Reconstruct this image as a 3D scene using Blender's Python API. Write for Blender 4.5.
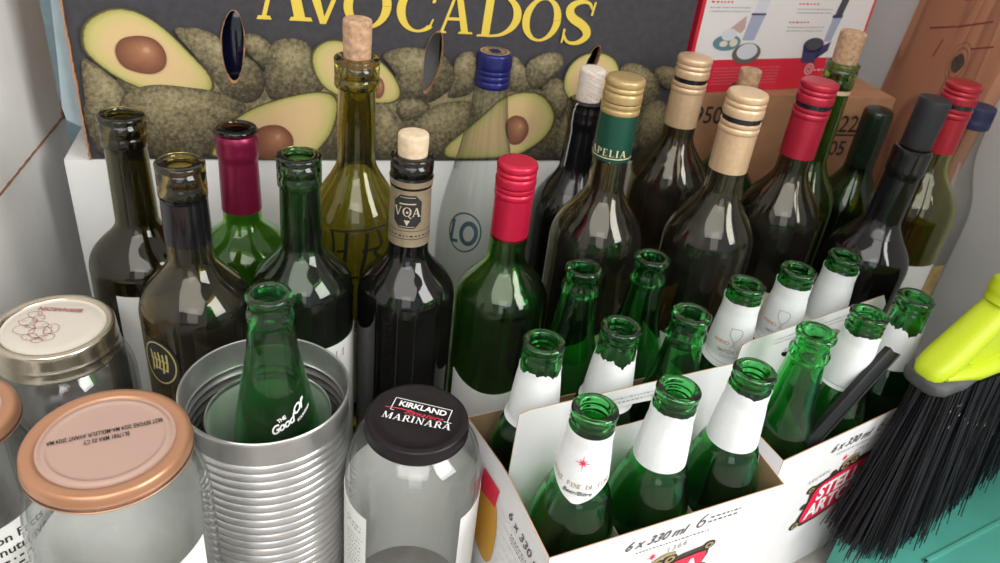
import bpy, bmesh, math, random
from mathutils import Vector, Matrix, noise
sin, cos, pi = math.sin, math.cos, math.pi
random.seed(7)
S = bpy.context.scene
C = S.collection
for o in list(bpy.data.objects): bpy.data.objects.remove(o)

# ------------------------------------------------------------------ camera
YAW = math.radians(-17)          # the camera looks a little to the right of the boxes' own front direction
def camera():
    cam = bpy.data.cameras.new('camera'); co = bpy.data.objects.new('camera', cam); C.objects.link(co)
    cam.sensor_width = 36; cam.lens = 28.08; cam.clip_start = .01
    f, vx, vy = 780., 345., 1520.                       # focal length and vertical vanishing point of the frame
    up = -Vector(((vx-500)/f, -(vy-281.5)/f, -1)).normalized()
    fwd = Vector((0, 0, -1)); y = (fwd-up*fwd.dot(up)).normalized(); x = y.cross(up)
    R = Matrix((x, y, up))                              # rows: world axes in camera space
    R = Matrix.Rotation(YAW, 3, 'Z') @ R
    co.matrix_world = Matrix.Translation((0, 0, .515)) @ R.to_4x4()
    cam.dof.use_dof = True; cam.dof.focus_distance = .5; cam.dof.aperture_fstop = 11
    S.camera = co
camera()

# ------------------------------------------------------------------ world and light
w = bpy.data.worlds.new('world'); S.world = w; w.use_nodes = True
bg = w.node_tree.nodes['Background']; bg.inputs[0].default_value = (.88, .94, 1, 1); bg.inputs[1].default_value = .95
def area(name, loc, target, sx, sy, power, col=(1, 1, 1)):
    l = bpy.data.lights.new(name, 'AREA'); l.shape = 'RECTANGLE'; l.size = sx; l.size_y = sy; l.energy = power; l.color = col
    o = bpy.data.objects.new(name, l); C.objects.link(o); o.location = loc
    o.rotation_euler = (Vector(target)-Vector(loc)).to_track_quat('-Z', 'Y').to_euler()
    return o
area('window_daylight', (1.5, -.75, 1.25), (.0, .5, .15), 1.1, 1.1, 72, (1, .99, .96))
area('doorway_daylight', (-.2, -1.9, 1.25), (.15, .4, .2), .9, 1.5, 12, (1, .99, .97))
area('ceiling_fill', (-.35, -.85, 2.1), (.05, .2, .0), 2.8, 2.0, 112, (1, .985, .95))  # added overhead fill under the closed ceiling, sized for broad pale glass reflections
S.view_settings.view_transform = 'Standard'; S.view_settings.look = 'None'
S.view_settings.exposure = -0.66; S.view_settings.gamma = 1; S.view_settings.use_curve_mapping = False
S.cycles.max_bounces = 16; S.cycles.transmission_bounces = 14; S.cycles.glossy_bounces = 6; S.cycles.diffuse_bounces = 3
S.cycles.transparent_max_bounces = 24
S.cycles.use_denoising = True
S.cycles.sample_clamp_indirect = 4

# ------------------------------------------------------------------ materials
MATS = {}
def mat(name, col, rough=.5, metal=0, noise_amt=0, noise_scale=60, bump=0, spec=.5, col2=None, trans=0, ior=1.5, coat=0):
    if name in MATS: return MATS[name]
    m = bpy.data.materials.new(name); m.use_nodes = True; nt = m.node_tree; b = nt.nodes['Principled BSDF']
    b.inputs['Base Color'].default_value = (*col, 1); b.inputs['Roughness'].default_value = rough
    b.inputs['Metallic'].default_value = metal; b.inputs['Specular IOR Level'].default_value = spec
    b.inputs['IOR'].default_value = ior
    if trans: b.inputs['Transmission Weight'].default_value = trans
    if coat: b.inputs['Coat Weight'].default_value = coat; b.inputs['Coat Roughness'].default_value = .1
    if noise_amt or bump:
        tc = nt.nodes.new('ShaderNodeTexCoord'); n = nt.nodes.new('ShaderNodeTexNoise'); n.inputs['Scale'].default_value = noise_scale; n.inputs['Detail'].default_value = 5
        nt.links.new(tc.outputs['Object'], n.inputs['Vector'])
        if noise_amt:
            r = nt.nodes.new('ShaderNodeMix'); r.data_type = 'RGBA'
            c2 = col2 or tuple(c*(1-noise_amt) for c in col)
            r.inputs['A'].default_value = (*col, 1); r.inputs['B'].default_value = (*c2, 1)
            mr = nt.nodes.new('ShaderNodeMapRange'); mr.inputs['From Min'].default_value = .35; mr.inputs['From Max'].default_value = .68
            nt.links.new(n.outputs['Fac'], mr.inputs['Value']); nt.links.new(mr.outputs['Result'], r.inputs['Factor'])
            nt.links.new(r.outputs['Result'], b.inputs['Base Color'])
        if bump:
            bp = nt.nodes.new('ShaderNodeBump'); bp.inputs['Strength'].default_value = bump; bp.inputs['Distance'].default_value = .001
            nt.links.new(n.outputs['Fac'], bp.inputs['Height']); nt.links.new(bp.outputs['Normal'], b.inputs['Normal'])
    MATS[name] = m; return m
def glass(name, col, dust=.03, rough=.0, dustcol=(.45, .43, .38)):
    """coloured glass under a thin, patchy film of dust"""
    if name in MATS: return MATS[name]
    m = bpy.data.materials.new(name); m.use_nodes = True; nt = m.node_tree; b = nt.nodes['Principled BSDF']
    b.inputs['Base Color'].default_value = (*col, 1); b.inputs['Roughness'].default_value = rough; b.inputs['Transmission Weight'].default_value = 1; b.inputs['IOR'].default_value = 1.5
    if dust:
        d = nt.nodes.new('ShaderNodeBsdfDiffuse'); d.inputs[0].default_value = (*dustcol, 1)
        tc = nt.nodes.new('ShaderNodeTexCoord'); n = nt.nodes.new('ShaderNodeTexNoise'); n.inputs['Scale'].default_value = 45; n.inputs['Detail'].default_value = 8; n.inputs['Roughness'].default_value = .7
        nt.links.new(tc.outputs['Object'], n.inputs['Vector'])
        mr = nt.nodes.new('ShaderNodeMapRange'); mr.inputs['From Min'].default_value = .35; mr.inputs['From Max'].default_value = .75; mr.inputs['To Min'].default_value = dust*.25; mr.inputs['To Max'].default_value = dust*2
        nt.links.new(n.outputs['Fac'], mr.inputs['Value'])
        mx = nt.nodes.new('ShaderNodeMixShader'); out = nt.nodes['Material Output']
        nt.links.new(mr.outputs['Result'], mx.inputs[0]); nt.links.new(b.outputs[0], mx.inputs[1]); nt.links.new(d.outputs[0], mx.inputs[2]); nt.links.new(mx.outputs[0], out.inputs[0])
    MATS[name] = m; return m
def thin_glass(name, col=(1, 1, 1), edge=(.80, .82, .81)):
    """thin clear jar wall: lets light straight through, reflects by angle, tints where seen edge-on"""
    if name in MATS: return MATS[name]
    m = bpy.data.materials.new(name); m.use_nodes = True; nt = m.node_tree; nt.nodes.remove(nt.nodes['Principled BSDF'])
    t = nt.nodes.new('ShaderNodeBsdfTransparent'); g = nt.nodes.new('ShaderNodeBsdfGlossy'); g.inputs['Roughness'].default_value = .02
    lw = nt.nodes.new('ShaderNodeLayerWeight'); lw.inputs[0].default_value = .35
    r = nt.nodes.new('ShaderNodeMix'); r.data_type = 'RGBA'; r.inputs['A'].default_value = (*col, 1); r.inputs['B'].default_value = (*edge, 1)
    l2 = nt.nodes.new('ShaderNodeLayerWeight'); l2.inputs[0].default_value = .5
    pw = nt.nodes.new('ShaderNodeMath'); pw.operation = 'POWER'; pw.inputs[1].default_value = 4; nt.links.new(l2.outputs['Facing'], pw.inputs[0])
    fr = nt.nodes.new('ShaderNodeMath'); fr.operation = 'MULTIPLY_ADD'; fr.inputs[1].default_value = .8; fr.inputs[2].default_value = .05; nt.links.new(pw.outputs[0], fr.inputs[0])
    mx = nt.nodes.new('ShaderNodeMixShader')
    nt.links.new(lw.outputs['Facing'], r.inputs['Factor']); nt.links.new(r.outputs['Result'], t.inputs[0])
    nt.links.new(fr.outputs[0], mx.inputs[0]); nt.links.new(t.outputs[0], mx.inputs[1]); nt.links.new(g.outputs[0], mx.inputs[2]); nt.links.new(mx.outputs[0], nt.nodes['Material Output'].inputs[0])
    MATS[name] = m; return m
def ramp_mat(name, stops, nscale=90, namt=.25, bump=0, rough=.6):
    """printed picture: colour runs with the vertex attribute t, mottled"""
    if name in MATS: return MATS[name]
    m = bpy.data.materials.new(name); m.use_nodes = True; nt = m.node_tree; b = nt.nodes['Principled BSDF']; b.inputs['Roughness'].default_value = rough; b.inputs['Specular IOR Level'].default_value = .25
    at = nt.nodes.new('ShaderNodeAttribute'); at.attribute_name = 't'
    cr = nt.nodes.new('ShaderNodeValToRGB'); e = cr.color_ramp.elements
    e[0].position, e[0].color = stops[0][0], (*stops[0][1], 1); e[1].position, e[1].color = stops[-1][0], (*stops[-1][1], 1)
    for p, c in stops[1:-1]: x = e.new(p); x.color = (*c, 1)
    tc = nt.nodes.new('ShaderNodeTexCoord'); n = nt.nodes.new('ShaderNodeTexNoise'); n.inputs['Scale'].default_value = nscale; n.inputs['Detail'].default_value = 6; n.inputs['Roughness'].default_value = .65
    nt.links.new(tc.outputs['Object'], n.inputs['Vector'])
    ad = nt.nodes.new('ShaderNodeMath'); ad.operation = 'MULTIPLY_ADD'; ad.inputs[1].default_value = namt; nt.links.new(n.outputs['Fac'], ad.inputs[0])
    sb = nt.nodes.new('ShaderNodeMath'); sb.operation = 'SUBTRACT'; sb.inputs[1].default_value = namt*.5
    nt.links.new(at.outputs['Fac'], sb.inputs[0]); nt.links.new(sb.outputs[0], ad.inputs[2]); nt.links.new(ad.outputs[0], cr.inputs[0]); nt.links.new(cr.outputs[0], b.inputs['Base Color'])
    MATS[name] = m; return m

# ------------------------------------------------------------------ object helpers
def tag(o, label=None, cat=None, group=None, kind=None):
    if label: o['label'] = label
    if cat: o['category'] = cat
    if group: o['group'] = group
    if kind: o['kind'] = kind
    return o
def thing(name, label, cat, loc=(0, 0, 0), rot=(0, 0, 0), group=None):
    o = bpy.data.objects.new(name, None); C.objects.link(o); o.location = loc; o.rotation_euler = rot; o.empty_display_size = .02
    return tag(o, label, cat, group)
def mobj(name, verts, faces, m, parent=None, smooth=40, fm=None, mats=None):
    me = bpy.data.meshes.new(name); me.from_pydata([tuple(v) for v in verts], [], faces); me.update()
    for x in (mats or [m]): me.materials.append(x)
    if fm:
        for p, i in zip(me.polygons, fm): p.material_index = i
    if smooth:
        for p in me.polygons: p.use_smooth = True
        me.set_sharp_from_angle(angle=math.radians(smooth))
    o = bpy.data.objects.new(name, me); C.objects.link(o); o.parent = parent
    return o
class MB:
    def __init__(s): s.v = []; s.f = []; s.m = []
    def add(s, vf, M=None, mi=0):
        b = len(s.v); v, f = vf
        s.v += [tuple(M @ Vector(p)) if M else tuple(p) for p in v]; s.f += [tuple(i+b for i in q) for q in f]; s.m += [mi]*len(f)
        return s
    def build(s, name, m, parent=None, smooth=40, mats=None): return mobj(name, s.v, s.f, m, parent, smooth, s.m if mats else None, mats)
def box(x0, y0, z0, x1, y1, z1, bev=0):
    if not bev:
        v = [(x, y, z) for z in (z0, z1) for y in (y0, y1) for x in (x0, x1)]
        return v, [(0, 2, 3, 1), (4, 5, 7, 6), (0, 1, 5, 4), (2, 6, 7, 3), (0, 4, 6, 2), (1, 3, 7, 5)]
    bm = bmesh.new(); bmesh.ops.create_cube(bm, size=1)
    for q in bm.verts: q.co = ((x0+x1)/2+q.co.x*(x1-x0), (y0+y1)/2+q.co.y*(y1-y0), (z0+z1)/2+q.co.z*(z1-z0))
    bmesh.ops.bevel(bm, geom=bm.edges[:], offset=bev, segments=2, affect='EDGES', profile=.6)
    bm.verts.index_update(); r = [tuple(q.co) for q in bm.verts], [tuple(x.index for x in f.verts) for f in bm.faces]; bm.free(); return r
def chaikin(p, n=2, closed=False):
    for _ in range(n):
        q = [] if closed else [p[0]]
        for i in range(len(p) if closed else len(p)-1):
            a, b = p[i], p[(i+1) % len(p)]
            q += [tuple(.75*s+.25*t for s, t in zip(a, b)), tuple(.25*s+.75*t for s, t in zip(a, b))]
        if not closed: q.append(p[-1])
        p = q
    return p
def lathe(prof, seg=56, mod=None):
    """revolve (r, z) points about z; a point with r == 0 closes the end"""
    v, f, rings = [], [], []
    for r, z in prof:
        if r < 1e-6: rings.append([len(v)]); v.append((0, 0, z))
        else:
            ring = []
            for i in range(seg):
                a = 2*pi*i/seg; rr, zz = mod(i, a, r, z) if mod else (r, z)
                ring.append(len(v)); v.append((rr*cos(a), rr*sin(a), zz))
            rings.append(ring)
    for A, B in zip(rings, rings[1:]):
        if len(A) == 1 and len(B) == 1: continue
        for i in range(seg):
            j = (i+1) % seg
            if len(A) == 1: f.append((A[0], B[j], B[i]))
            elif len(B) == 1: f.append((A[i], A[j], B[0]))
            else: f.append((A[i], A[j], B[j], B[i]))
    return v, f
def radius_at(prof, z):
    best = None
    for (r0, z0), (r1, z1) in zip(prof, prof[1:]):
        if min(z0, z1)-1e-9 <= z <= max(z0, z1)+1e-9 and abs(z1-z0) > 1e-9:
            r = r0+(r1-r0)*(z-z0)/(z1-z0)
            best = r if best is None else max(best, r)
    return best if best is not None else prof[-1][0]
def wrap(prof, th0, th1, zlo, zhi, off=.0004, n=48, nz=8, thick=.00025):
    """paper or foil that follows a round thing between two angles and two edge curves z(theta)"""
    if not callable(zlo): a = zlo; zlo = lambda t: a
    if not callable(zhi): b = zhi; zhi = lambda t: b
    v, f = [], []
    full = abs(th1-th0) > 2*pi-1e-3
    cols = n if full else n+1
    for L in (0, 1):
        for i in range(cols):
            t = th0+(th1-th0)*i/n
            for k in range(nz+1):
                z = zlo(t)+(zhi(t)-zlo(t))*k/nz; r = radius_at(prof, z)+off+(thick if L else 0)
                v.append((r*cos(t), r*sin(t), z))
    N = cols*(nz+1)
    ix = lambda L, i, k: L*N+(i % cols)*(nz+1)+k
    for i in range(n):
        for k in range(nz):
            f.append((ix(1, i, k), ix(1, i+1, k), ix(1, i+1, k+1), ix(1, i, k+1))); f.append((ix(0, i, k), ix(0, i, k+1), ix(0, i+1, k+1), ix(0, i+1, k)))
        f.append((ix(0, i, 0), ix(0, i+1, 0), ix(1, i+1, 0), ix(1, i, 0))); f.append((ix(1, i, nz), ix(1, i+1, nz), ix(0, i+1, nz), ix(0, i, nz)))
    if not full:
        for k in range(nz): f.append((ix(0, 0, k), ix(1, 0, k), ix(1, 0, k+1), ix(0, 0, k+1))); f.append((ix(1, n, k), ix(0, n, k), ix(0, n, k+1), ix(1, n, k+1)))
    return v, f
def flat(splines, thick=0):
    """filled outline(s) with holes in the XY plane, thick in Z (front face up)"""
    cu = bpy.data.curves.new('outline', 'CURVE'); cu.dimensions = '2D'; cu.fill_mode = 'BOTH'; cu.extrude = thick/2
    for s in splines:
        sp = cu.splines.new('POLY'); sp.points.add(len(s)-1); sp.use_cyclic_u = True
        for p, q in zip(sp.points, s): p.co = (q[0], q[1], 0, 1)
    return _curve_mesh(cu)
def _curve_mesh(cu):
    o = bpy.data.objects.new('outline', cu); C.objects.link(o)
    dg = bpy.context.evaluated_depsgraph_get(); me = o.evaluated_get(dg).to_mesh()
    r = [tuple(v.co) for v in me.vertices], [tuple(p.vertices) for p in me.polygons]
    o.evaluated_get(dg).to_mesh_clear(); bpy.data.objects.remove(o); bpy.data.curves.remove(cu)
    v, f = r; out = []
    if f and all(abs(p[2]) < 1e-9 for p in v):           # flat fill: make every face look up
        for q in f:
            a = sum(v[q[i]][0]*v[q[(i+1) % len(q)]][1]-v[q[(i+1) % len(q)]][0]*v[q[i]][1] for i in range(len(q)))
            out.append(q if a > 0 else q[::-1])
        f = out
    return v, f
_T = {}
def text(s, size=1, bold=0, shear=0, align='CENTER', spacing=1):
    k = (s, bold, shear, align, spacing)
    if k not in _T:
        cu = bpy.data.curves.new('lettering', 'FONT'); cu.body = s; cu.size = 1; cu.offset = bold; cu.shear = shear; cu.align_x = align; cu.resolution_u = 3; cu.space_character = spacing
        _T[k] = _curve_mesh(cu)
    v, f = _T[k]
    return [(x*size, y*size, z*size) for x, y, z in v], f
# serif capitals drawn as overlapping strokes, cap height 1
def _bar(x0, y0, x1, y1, w0, w1=None):
    w1 = w1 or w0; return [(x0-w0/2, y0), (x0+w0/2, y0), (x1+w1/2, y1), (x1-w1/2, y1)]
def _ring(cx, cy, rx, ry, ix, iy, a0=0, a1=360, n=40):
    P = []
    for i in range(n):
        a, b = math.radians(a0+(a1-a0)*i/n), math.radians(a0+(a1-a0)*(i+1)/n)
        P.append([(cx+ix*cos(a), cy+iy*sin(a)), (cx+rx*cos(a), cy+ry*sin(a)), (cx+rx*cos(b), cy+ry*sin(b)), (cx+ix*cos(b), cy+iy*sin(b))])
    return P
def _slab(x0, x1, y, h=.05): return [(x0, y), (x1, y), (x1-.03, y+h), (x0+.03, y+h)] if y < .5 else [(x0+.03, y-h), (x1-.03, y-h), (x1, y), (x0, y)]
def _sp(pts, ws):
    pts = chaikin(pts, 3); n = len(pts); P = []
    def wd(i):
        t = i/(n-1)*(len(ws)-1); k = min(int(t), len(ws)-2); return ws[k]+(ws[k+1]-ws[k])*(t-k)
    L, R = [], []
    for i in range(n):
        a, b = pts[max(i-1, 0)], pts[min(i+1, n-1)]; d = math.hypot(b[0]-a[0], b[1]-a[1]) or 1; nx, ny = -(b[1]-a[1])/d, (b[0]-a[0])/d; w = wd(i)/2
        L.append((pts[i][0]+nx*w, pts[i][1]+ny*w)); R.append((pts[i][0]-nx*w, pts[i][1]-ny*w))
    return [[L[i], R[i], R[i+1], L[i+1]] for i in range(n-1)]
GL = {
 'A': (.98, lambda: [_bar(.12, 0, .45, 1, .08), _bar(.78, 0, .47, 1, .2, .17), [(.2, .3), (.68, .3), (.66, .37), (.22, .37)], _slab(0, .27, 0), _slab(.58, 1, 0)]),
 'V': (.95, lambda: [_bar(.46, 0, .17, 1, .1, .2), _bar(.47, 0, .78, 1, .08), _slab(0, .38, 1), _slab(.64, .93, 1)]),
 'O': (.98, lambda: _ring(.48, .5, .47, .52, .29, .46)),
 'Q': (.98, lambda: _ring(.48, .5, .47, .52, .29, .46)+[_bar(.62, .06, .95, -.22, .16)]),
 'C': (.86, lambda: _ring(.48, .5, .47, .52, .29, .46, 48, 312)+[[(.72, .66), (.79, .66), (.82, .98), (.78, .98)], [(.74, .06), (.8, .3), (.77, .3), (.70, .12)]]),
 'D': (.98, lambda: [_bar(.2, 0, .2, 1, .18), _slab(0, .36, 0), _slab(0, .36, 1)]+_ring(.36, .5, .58, .5, .40, .44, -90, 90)+[[(.2, .94), (.37, .94), (.37, 1), (.2, 1)], [(.2, 0), (.37, 0), (.37, .06), (.2, .06)]]),
 'S': (.68, lambda: _sp([(.58, .80), (.5, .97), (.28, 1.0), (.08, .86), (.12, .62), (.48, .42), (.6, .2), (.42, .0), (.16, .0), (.05, .22)], [.04, .07, .16, .2, .16, .07, .04])+[[(.55, .68), (.6, .68), (.62, 1), (.58, 1)], [(.03, 0), (.07, 0), (.08, .34), (.03, .34)]]),
 'M': (1.2, lambda: [_bar(.16, 0, .2, 1, .07), _bar(.2, 1, .58, 0, .2, .1), _bar(.58, 0, .95, 1, .07), _bar(1.0, 0, .97, 1, .19), _slab(0, .33, 0), _slab(.83, 1.17, 0)]),
 'R': (.9, lambda: [_bar(.2, 0, .2, 1, .18), _slab(0, .4, 0), _slab(0, .36, 1)]+_ring(.4, .73, .36, .27, .2, .21, -90, 90)+[[(.2, .94), (.4, .94), (.4, 1), (.2, 1)], [(.2, .46), (.4, .46), (.4, .52), (.2, .52)], _bar(.8, 0, .45, .5, .2), _slab(.68, .95, 0)]),
 'I': (.46, lambda: [_bar(.21, 0, .21, 1, .18), _slab(0, .42, 0), _slab(0, .42, 1)]),
 'N': (1.0, lambda: [_bar(.18, 0, .18, 1, .08), _bar(.18, 1, .8, 0, .2, .16), _bar(.8, 0, .8, 1, .08), _slab(0, .36, 0), _slab(.62, .98, 1), _slab(0, .3, 1)]),
 'P': (.8, lambda: [_bar(.2, 0, .2, 1, .18), _slab(0, .4, 0), _slab(0, .36, 1)]+_ring(.38, .71, .36, .29, .2, .23, -90, 90)+[[(.2, .94), (.38, .94), (.38, 1), (.2, 1)], [(.2, .42), (.38, .42), (.38, .48), (.2, .48)]]),
 'E': (.8, lambda: [_bar(.2, 0, .2, 1, .18), _slab(0, .36, 0), _slab(0, .36, 1), [(.2, 0), (.7, 0), (.7, .06), (.2, .06)], [(.2, .94), (.66, .94), (.66, 1), (.2, 1)], [(.2, .48), (.5, .48), (.5, .54), (.2, .54)], [(.66, 0), (.7, 0), (.74, .25), (.70, .25)], [(.62, .76), (.66, .76), (.66, 1), (.62, 1)]]),
 'L': (.78, lambda: [_bar(.2, 0, .2, 1, .18), _slab(0, .36, 0), _slab(0, .38, 1), [(.2, 0), (.7, 0), (.7, .06), (.2, .06)], [(.66, 0), (.7, 0), (.74, .27), (.70, .27)]]),
 'J': (.5, lambda: [_bar(.3, 0, .3, 1, .17), _slab(.12, .46, 1)]+_sp([(.3, .1), (.28, -.12), (.1, -.15)], [.14, .08, .1])),
 'T': (.86, lambda: [_bar(.42, 0, .42, 1, .18), _slab(.24, .6, 0), [(.05, .94), (.79, .94), (.79, 1), (.05, 1)], [(.03, .74), (.06, .74), (.1, 1), (.05, 1)], [(.78, .74), (.81, .74), (.79, 1), (.74, 1)]]),
 'H': (1.0, lambda: [_bar(.2, 0, .2, 1, .17), _bar(.78, 0, .78, 1, .17), [(.2, .48), (.78, .48), (.78, .54), (.2, .54)], _slab(0, .38, 0), _slab(0, .38, 1), _slab(.6, .98, 0), _slab(.6, .98, 1)]),
 ' ': (.35, lambda: []),
}
def serif(s, size=1, track=.06, align=.5, scales=None):
    v, f, x = [], [], 0
    for k, ch in enumerate(s):
        wd, fn = GL[ch]; g = scales[k] if scales else 1
        for P in fn():
            zz = 1.5e-5*len(f)/size
            a = sum(P[i][0]*P[(i+1) % 4][1]-P[(i+1) % 4][0]*P[i][1] for i in range(len(P)))
            if a < 0: P = P[::-1]
            b = len(v); v += [(x+p[0]*g, p[1]*g, zz) for p in P]; f.append(tuple(range(b, b+len(P))))
        x += wd*g+track
    w_ = x-track
    return [((p[0]-w_*align)*size, p[1]*size, p[2]*size) for p in v], f
def italic(vf, k=.25): return [(x+k*y, y, z) for x, y, z in vf[0]], vf[1]
def rot2(vf, deg, dx=0, dy=0):
    a = math.radians(deg); return [(x*cos(a)-y*sin(a)+dx, x*sin(a)+y*cos(a)+dy, z) for x, y, z in vf[0]], vf[1]
def subdiv(vf, maxlen):
    """cut long printed faces so that they bend with the surface they are put on"""
    bm = bmesh.new(); vs = [bm.verts.new(p) for p in vf[0]]
    for q in vf[1]:
        try: bm.faces.new([vs[i] for i in q])
        except ValueError: pass
    bmesh.ops.triangulate(bm, faces=bm.faces[:])
    for _ in range(4):
        e = [x for x in bm.edges if x.calc_length() > maxlen]
        if not e: break
        bmesh.ops.subdivide_edges(bm, edges=e, cuts=1); bmesh.ops.triangulate(bm, faces=[x for x in bm.faces if len(x.verts) > 3])
    bm.verts.index_update(); r = [tuple(q.co) for q in bm.verts], [tuple(x.index for x in q.verts) for q in bm.faces]; bm.free(); return r
def curl(vf, prof, th, z0, off=.0009):
    """bend flat lettering round a bottle: x runs along the girth, y up"""
    vf = subdiv(vf, .004); v = []
    for x, y, q in vf[0]:
        r = radius_at(prof, z0+y)+off+q; t = th+x/r; v.append((r*cos(t), r*sin(t), z0+y))
    return v, vf[1]
def frame(o, ux, uy):
    ux, uy = Vector(ux).normalized(), Vector(uy).normalized(); n = ux.cross(uy)
    M = Matrix((ux, uy, n)).transposed().to_4x4(); M.translation = o; return M
def scribble(x0, y0, wd, size, seed=0, rows=1, lead=1.6):
    """lines of print too small to read: broken strokes"""
    r = random.Random(seed); mb = MB()
    for k in range(rows):
        x = x0; y = y0-k*size*lead
        while x < x0+wd:
            L = r.uniform(.35, 1.3)*size; L = min(L, x0+wd-x)
            mb.add(([(x, y, 0), (x+L, y, 0), (x+L, y+size*.5, 0), (x, y+size*.5, 0)], [(0, 1, 2, 3)])); x += L+.65*size
    return mb.v, mb.f
def tube(pts, rad, seg=10, cap=True):
    pts = [Vector(p) for p in pts]; v, f = [], []; n = len(pts); rad = rad if isinstance(rad, (list, tuple)) else [rad]*n
    t = (pts[1]-pts[0]).normalized(); a = t.orthogonal().normalized()
    for i, p in enumerate(pts):
        t = (pts[min(i+1, n-1)]-pts[max(i-1, 0)]).normalized(); a = (a-t*a.dot(t)).normalized(); b = t.cross(a)
        for k in range(seg):
            q = 2*pi*k/seg; v.append(tuple(p+(a*cos(q)+b*sin(q))*rad[i]))
    for i in range(n-1):
        for k in range(seg): f.append((i*seg+k, i*seg+(k+1) % seg, (i+1)*seg+(k+1) % seg, (i+1)*seg+k))
    if cap: f += [tuple(range(seg))[::-1], tuple(range((n-1)*seg, n*seg))]
    return v, f
def sheet(splines, thick, M, front, back, rim, name, parent):
    """a cut sheet of board: front face looks along M's z"""
    v, f = flat(splines, thick)
    me = mobj(name, [M @ Vector(p) for p in v], f, None, parent, smooth=0, mats=[front, back, rim])
    nz = M.to_3x3() @ Vector((0, 0, 1))
    for p in me.data.polygons: d = p.normal.dot(nz); p.material_index = 0 if d > .5 else 1 if d < -.5 else 2
    return me

# ------------------------------------------------------------------ the room
WHITE = mat('white_board', (.86, .85, .83), .7, noise_amt=.06, noise_scale=25)
CONC = mat('concrete', (.43, .40, .37), .85, noise_amt=.25, noise_scale=35, bump=.25)
WALL = mat('grey_painted_wall', (.72, .71, .70), .75, noise_amt=.05, noise_scale=12, bump=.06)
KRAFT = mat('kraft_board', (.45, .22, .112), .8, noise_amt=.18, noise_scale=50)
TORN = mat('torn_board_edge', (.36, .18, .09), .9, noise_amt=.4, noise_scale=300)
BLACKINK = mat('black_ink', (.02, .02, .022), .6)
GREYINK = mat('grey_ink', (.30, .30, .32), .6)
REDINK = mat('red_ink', (.72, .03, .06), .5)
WHITEINK = mat('white_ink', (.85, .85, .84), .5)
PAPER = mat('paper_label', (.80, .80, .77), .65, noise_amt=.04, noise_scale=120)
def struct(name, vf, m): return tag(mobj(name, *vf, m, smooth=0), kind='structure')
struct('floor', box(-1.36, -2.2, -.04, 2.56, 1.04, 0), CONC)
struct('wall_right', box(.693, .12, 0, .76, 1.04, 2.2), WALL)
struct('wall_back', box(-1.3, 1.0, 0, .693, 1.04, 2.2), WALL)
DIM = mat('dim_wall_paint', (.58, .57, .55), .8)
struct('wall_left', box(-1.36, -2.2, 0, -1.3, 1.04, 2.2), DIM)
struct('wall_far_right', box(2.5, -2.2, 0, 2.56, 1.04, 2.2), DIM)
struct('ceiling', box(-1.36, -2.2, 2.2, 2.56, 1.04, 2.24), mat('ceiling_paint', (.62, .61, .59), .8))

# wooden plank against the right wall
def wood():
    m = mat('sawn_wood', (.46, .22, .13), .65); nt = m.node_tree; b = nt.nodes['Principled BSDF']
    tc = nt.nodes.new('ShaderNodeTexCoord'); mp = nt.nodes.new('ShaderNodeMapping'); mp.inputs['Scale'].default_value = (8, 11, 1.7)
    n = nt.nodes.new('ShaderNodeTexNoise'); n.inputs['Scale'].default_value = 1.1; n.inputs['Detail'].default_value = 1.5; n.inputs['Distortion'].default_value = .6
    s = nt.nodes.new('ShaderNodeMath'); s.operation = 'MULTIPLY'; s.inputs[1].default_value = 7
    fr = nt.nodes.new('ShaderNodeMath'); fr.operation = 'FRACT'
    cr = nt.nodes.new('ShaderNodeValToRGB'); e = cr.color_ramp.elements
    e[0].color = (.49, .225, .125, 1); e[1].color = (.48, .215, .12, 1); x = e.new(.72); x.color = (.42, .18, .10, 1); x = e.new(.9); x.color = (.30, .125, .072, 1)
    nt.links.new(tc.outputs['Object'], mp.inputs[0]); nt.links.new(mp.outputs[0], n.inputs['Vector']); nt.links.new(n.outputs['Fac'], s.inputs[0]); nt.links.new(s.outputs[0], fr.inputs[0]); nt.links.new(fr.outputs[0], cr.inputs[0]); nt.links.new(cr.outputs[0], b.inputs['Base Color'])
    return m
plank = thing('wooden_plank', 'reddish sawn wooden plank with a dark knot leaning on the grey wall', 'plank', (.692, .652, 0))
W_ = MB().add(box(-.018, 0, 0, 0, .142, .62, .002)); W_.build('board', wood(), plank)
kn = [(0, .052+.0075*cos(a*.3927)+.001*cos(a*1.3), .322+.0105*sin(a*.3927)) for a in range(16)]
mobj('knot', [(-.0184, y, z) for _, y, z in kn], [tuple(range(16))[::-1]], mat('knot_wood', (.10, .075, .06), .6, noise_amt=.5, noise_scale=200), plank, 0)
kr = MB()
for k, (ra, rb) in enumerate([(1.25, 1.4), (1.75, 1.85)]):
    for i in range(24):
        p = [(-.01825, .052+.0075*r*cos(a), .322+.0105*r*1.15*sin(a)) for r, a in ((ra, i*pi/12), (rb, i*pi/12), (rb, (i+1)*pi/12), (ra, (i+1)*pi/12))]; kr.add((p, [(3, 2, 1, 0)]))
kr.build('knot_ring', mat('dark_grain', (.27, .11, .07), .7), plank, 0)
rs = MB()
for y0, z0, y1, z1 in [(.035, .372, .075, .352), (.076, .352, .11, .338), (.044, .398, .08, .378), (.02, .352, .045, .340), (.085, .335, .088, .315)]:
    d = Vector((0, y1-y0, z1-z0)); q = Vector((0, -d.z, d.y)).normalized()*.0009
    rs.add(([(-.0183, y0-q.y, z0-q.z), (-.0183, y1-q.y, z1-q.z), (-.0183, y1+q.y, z1+q.z), (-.0183, y0+q.y, z0+q.z)], [(0, 3, 2, 1)]))
rs.build('stamp_mark', mat('faded_red_stamp', (.25, .045, .04), .7), plank, 0)
plank.rotation_euler = (math.radians(5), 0, 0)

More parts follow.
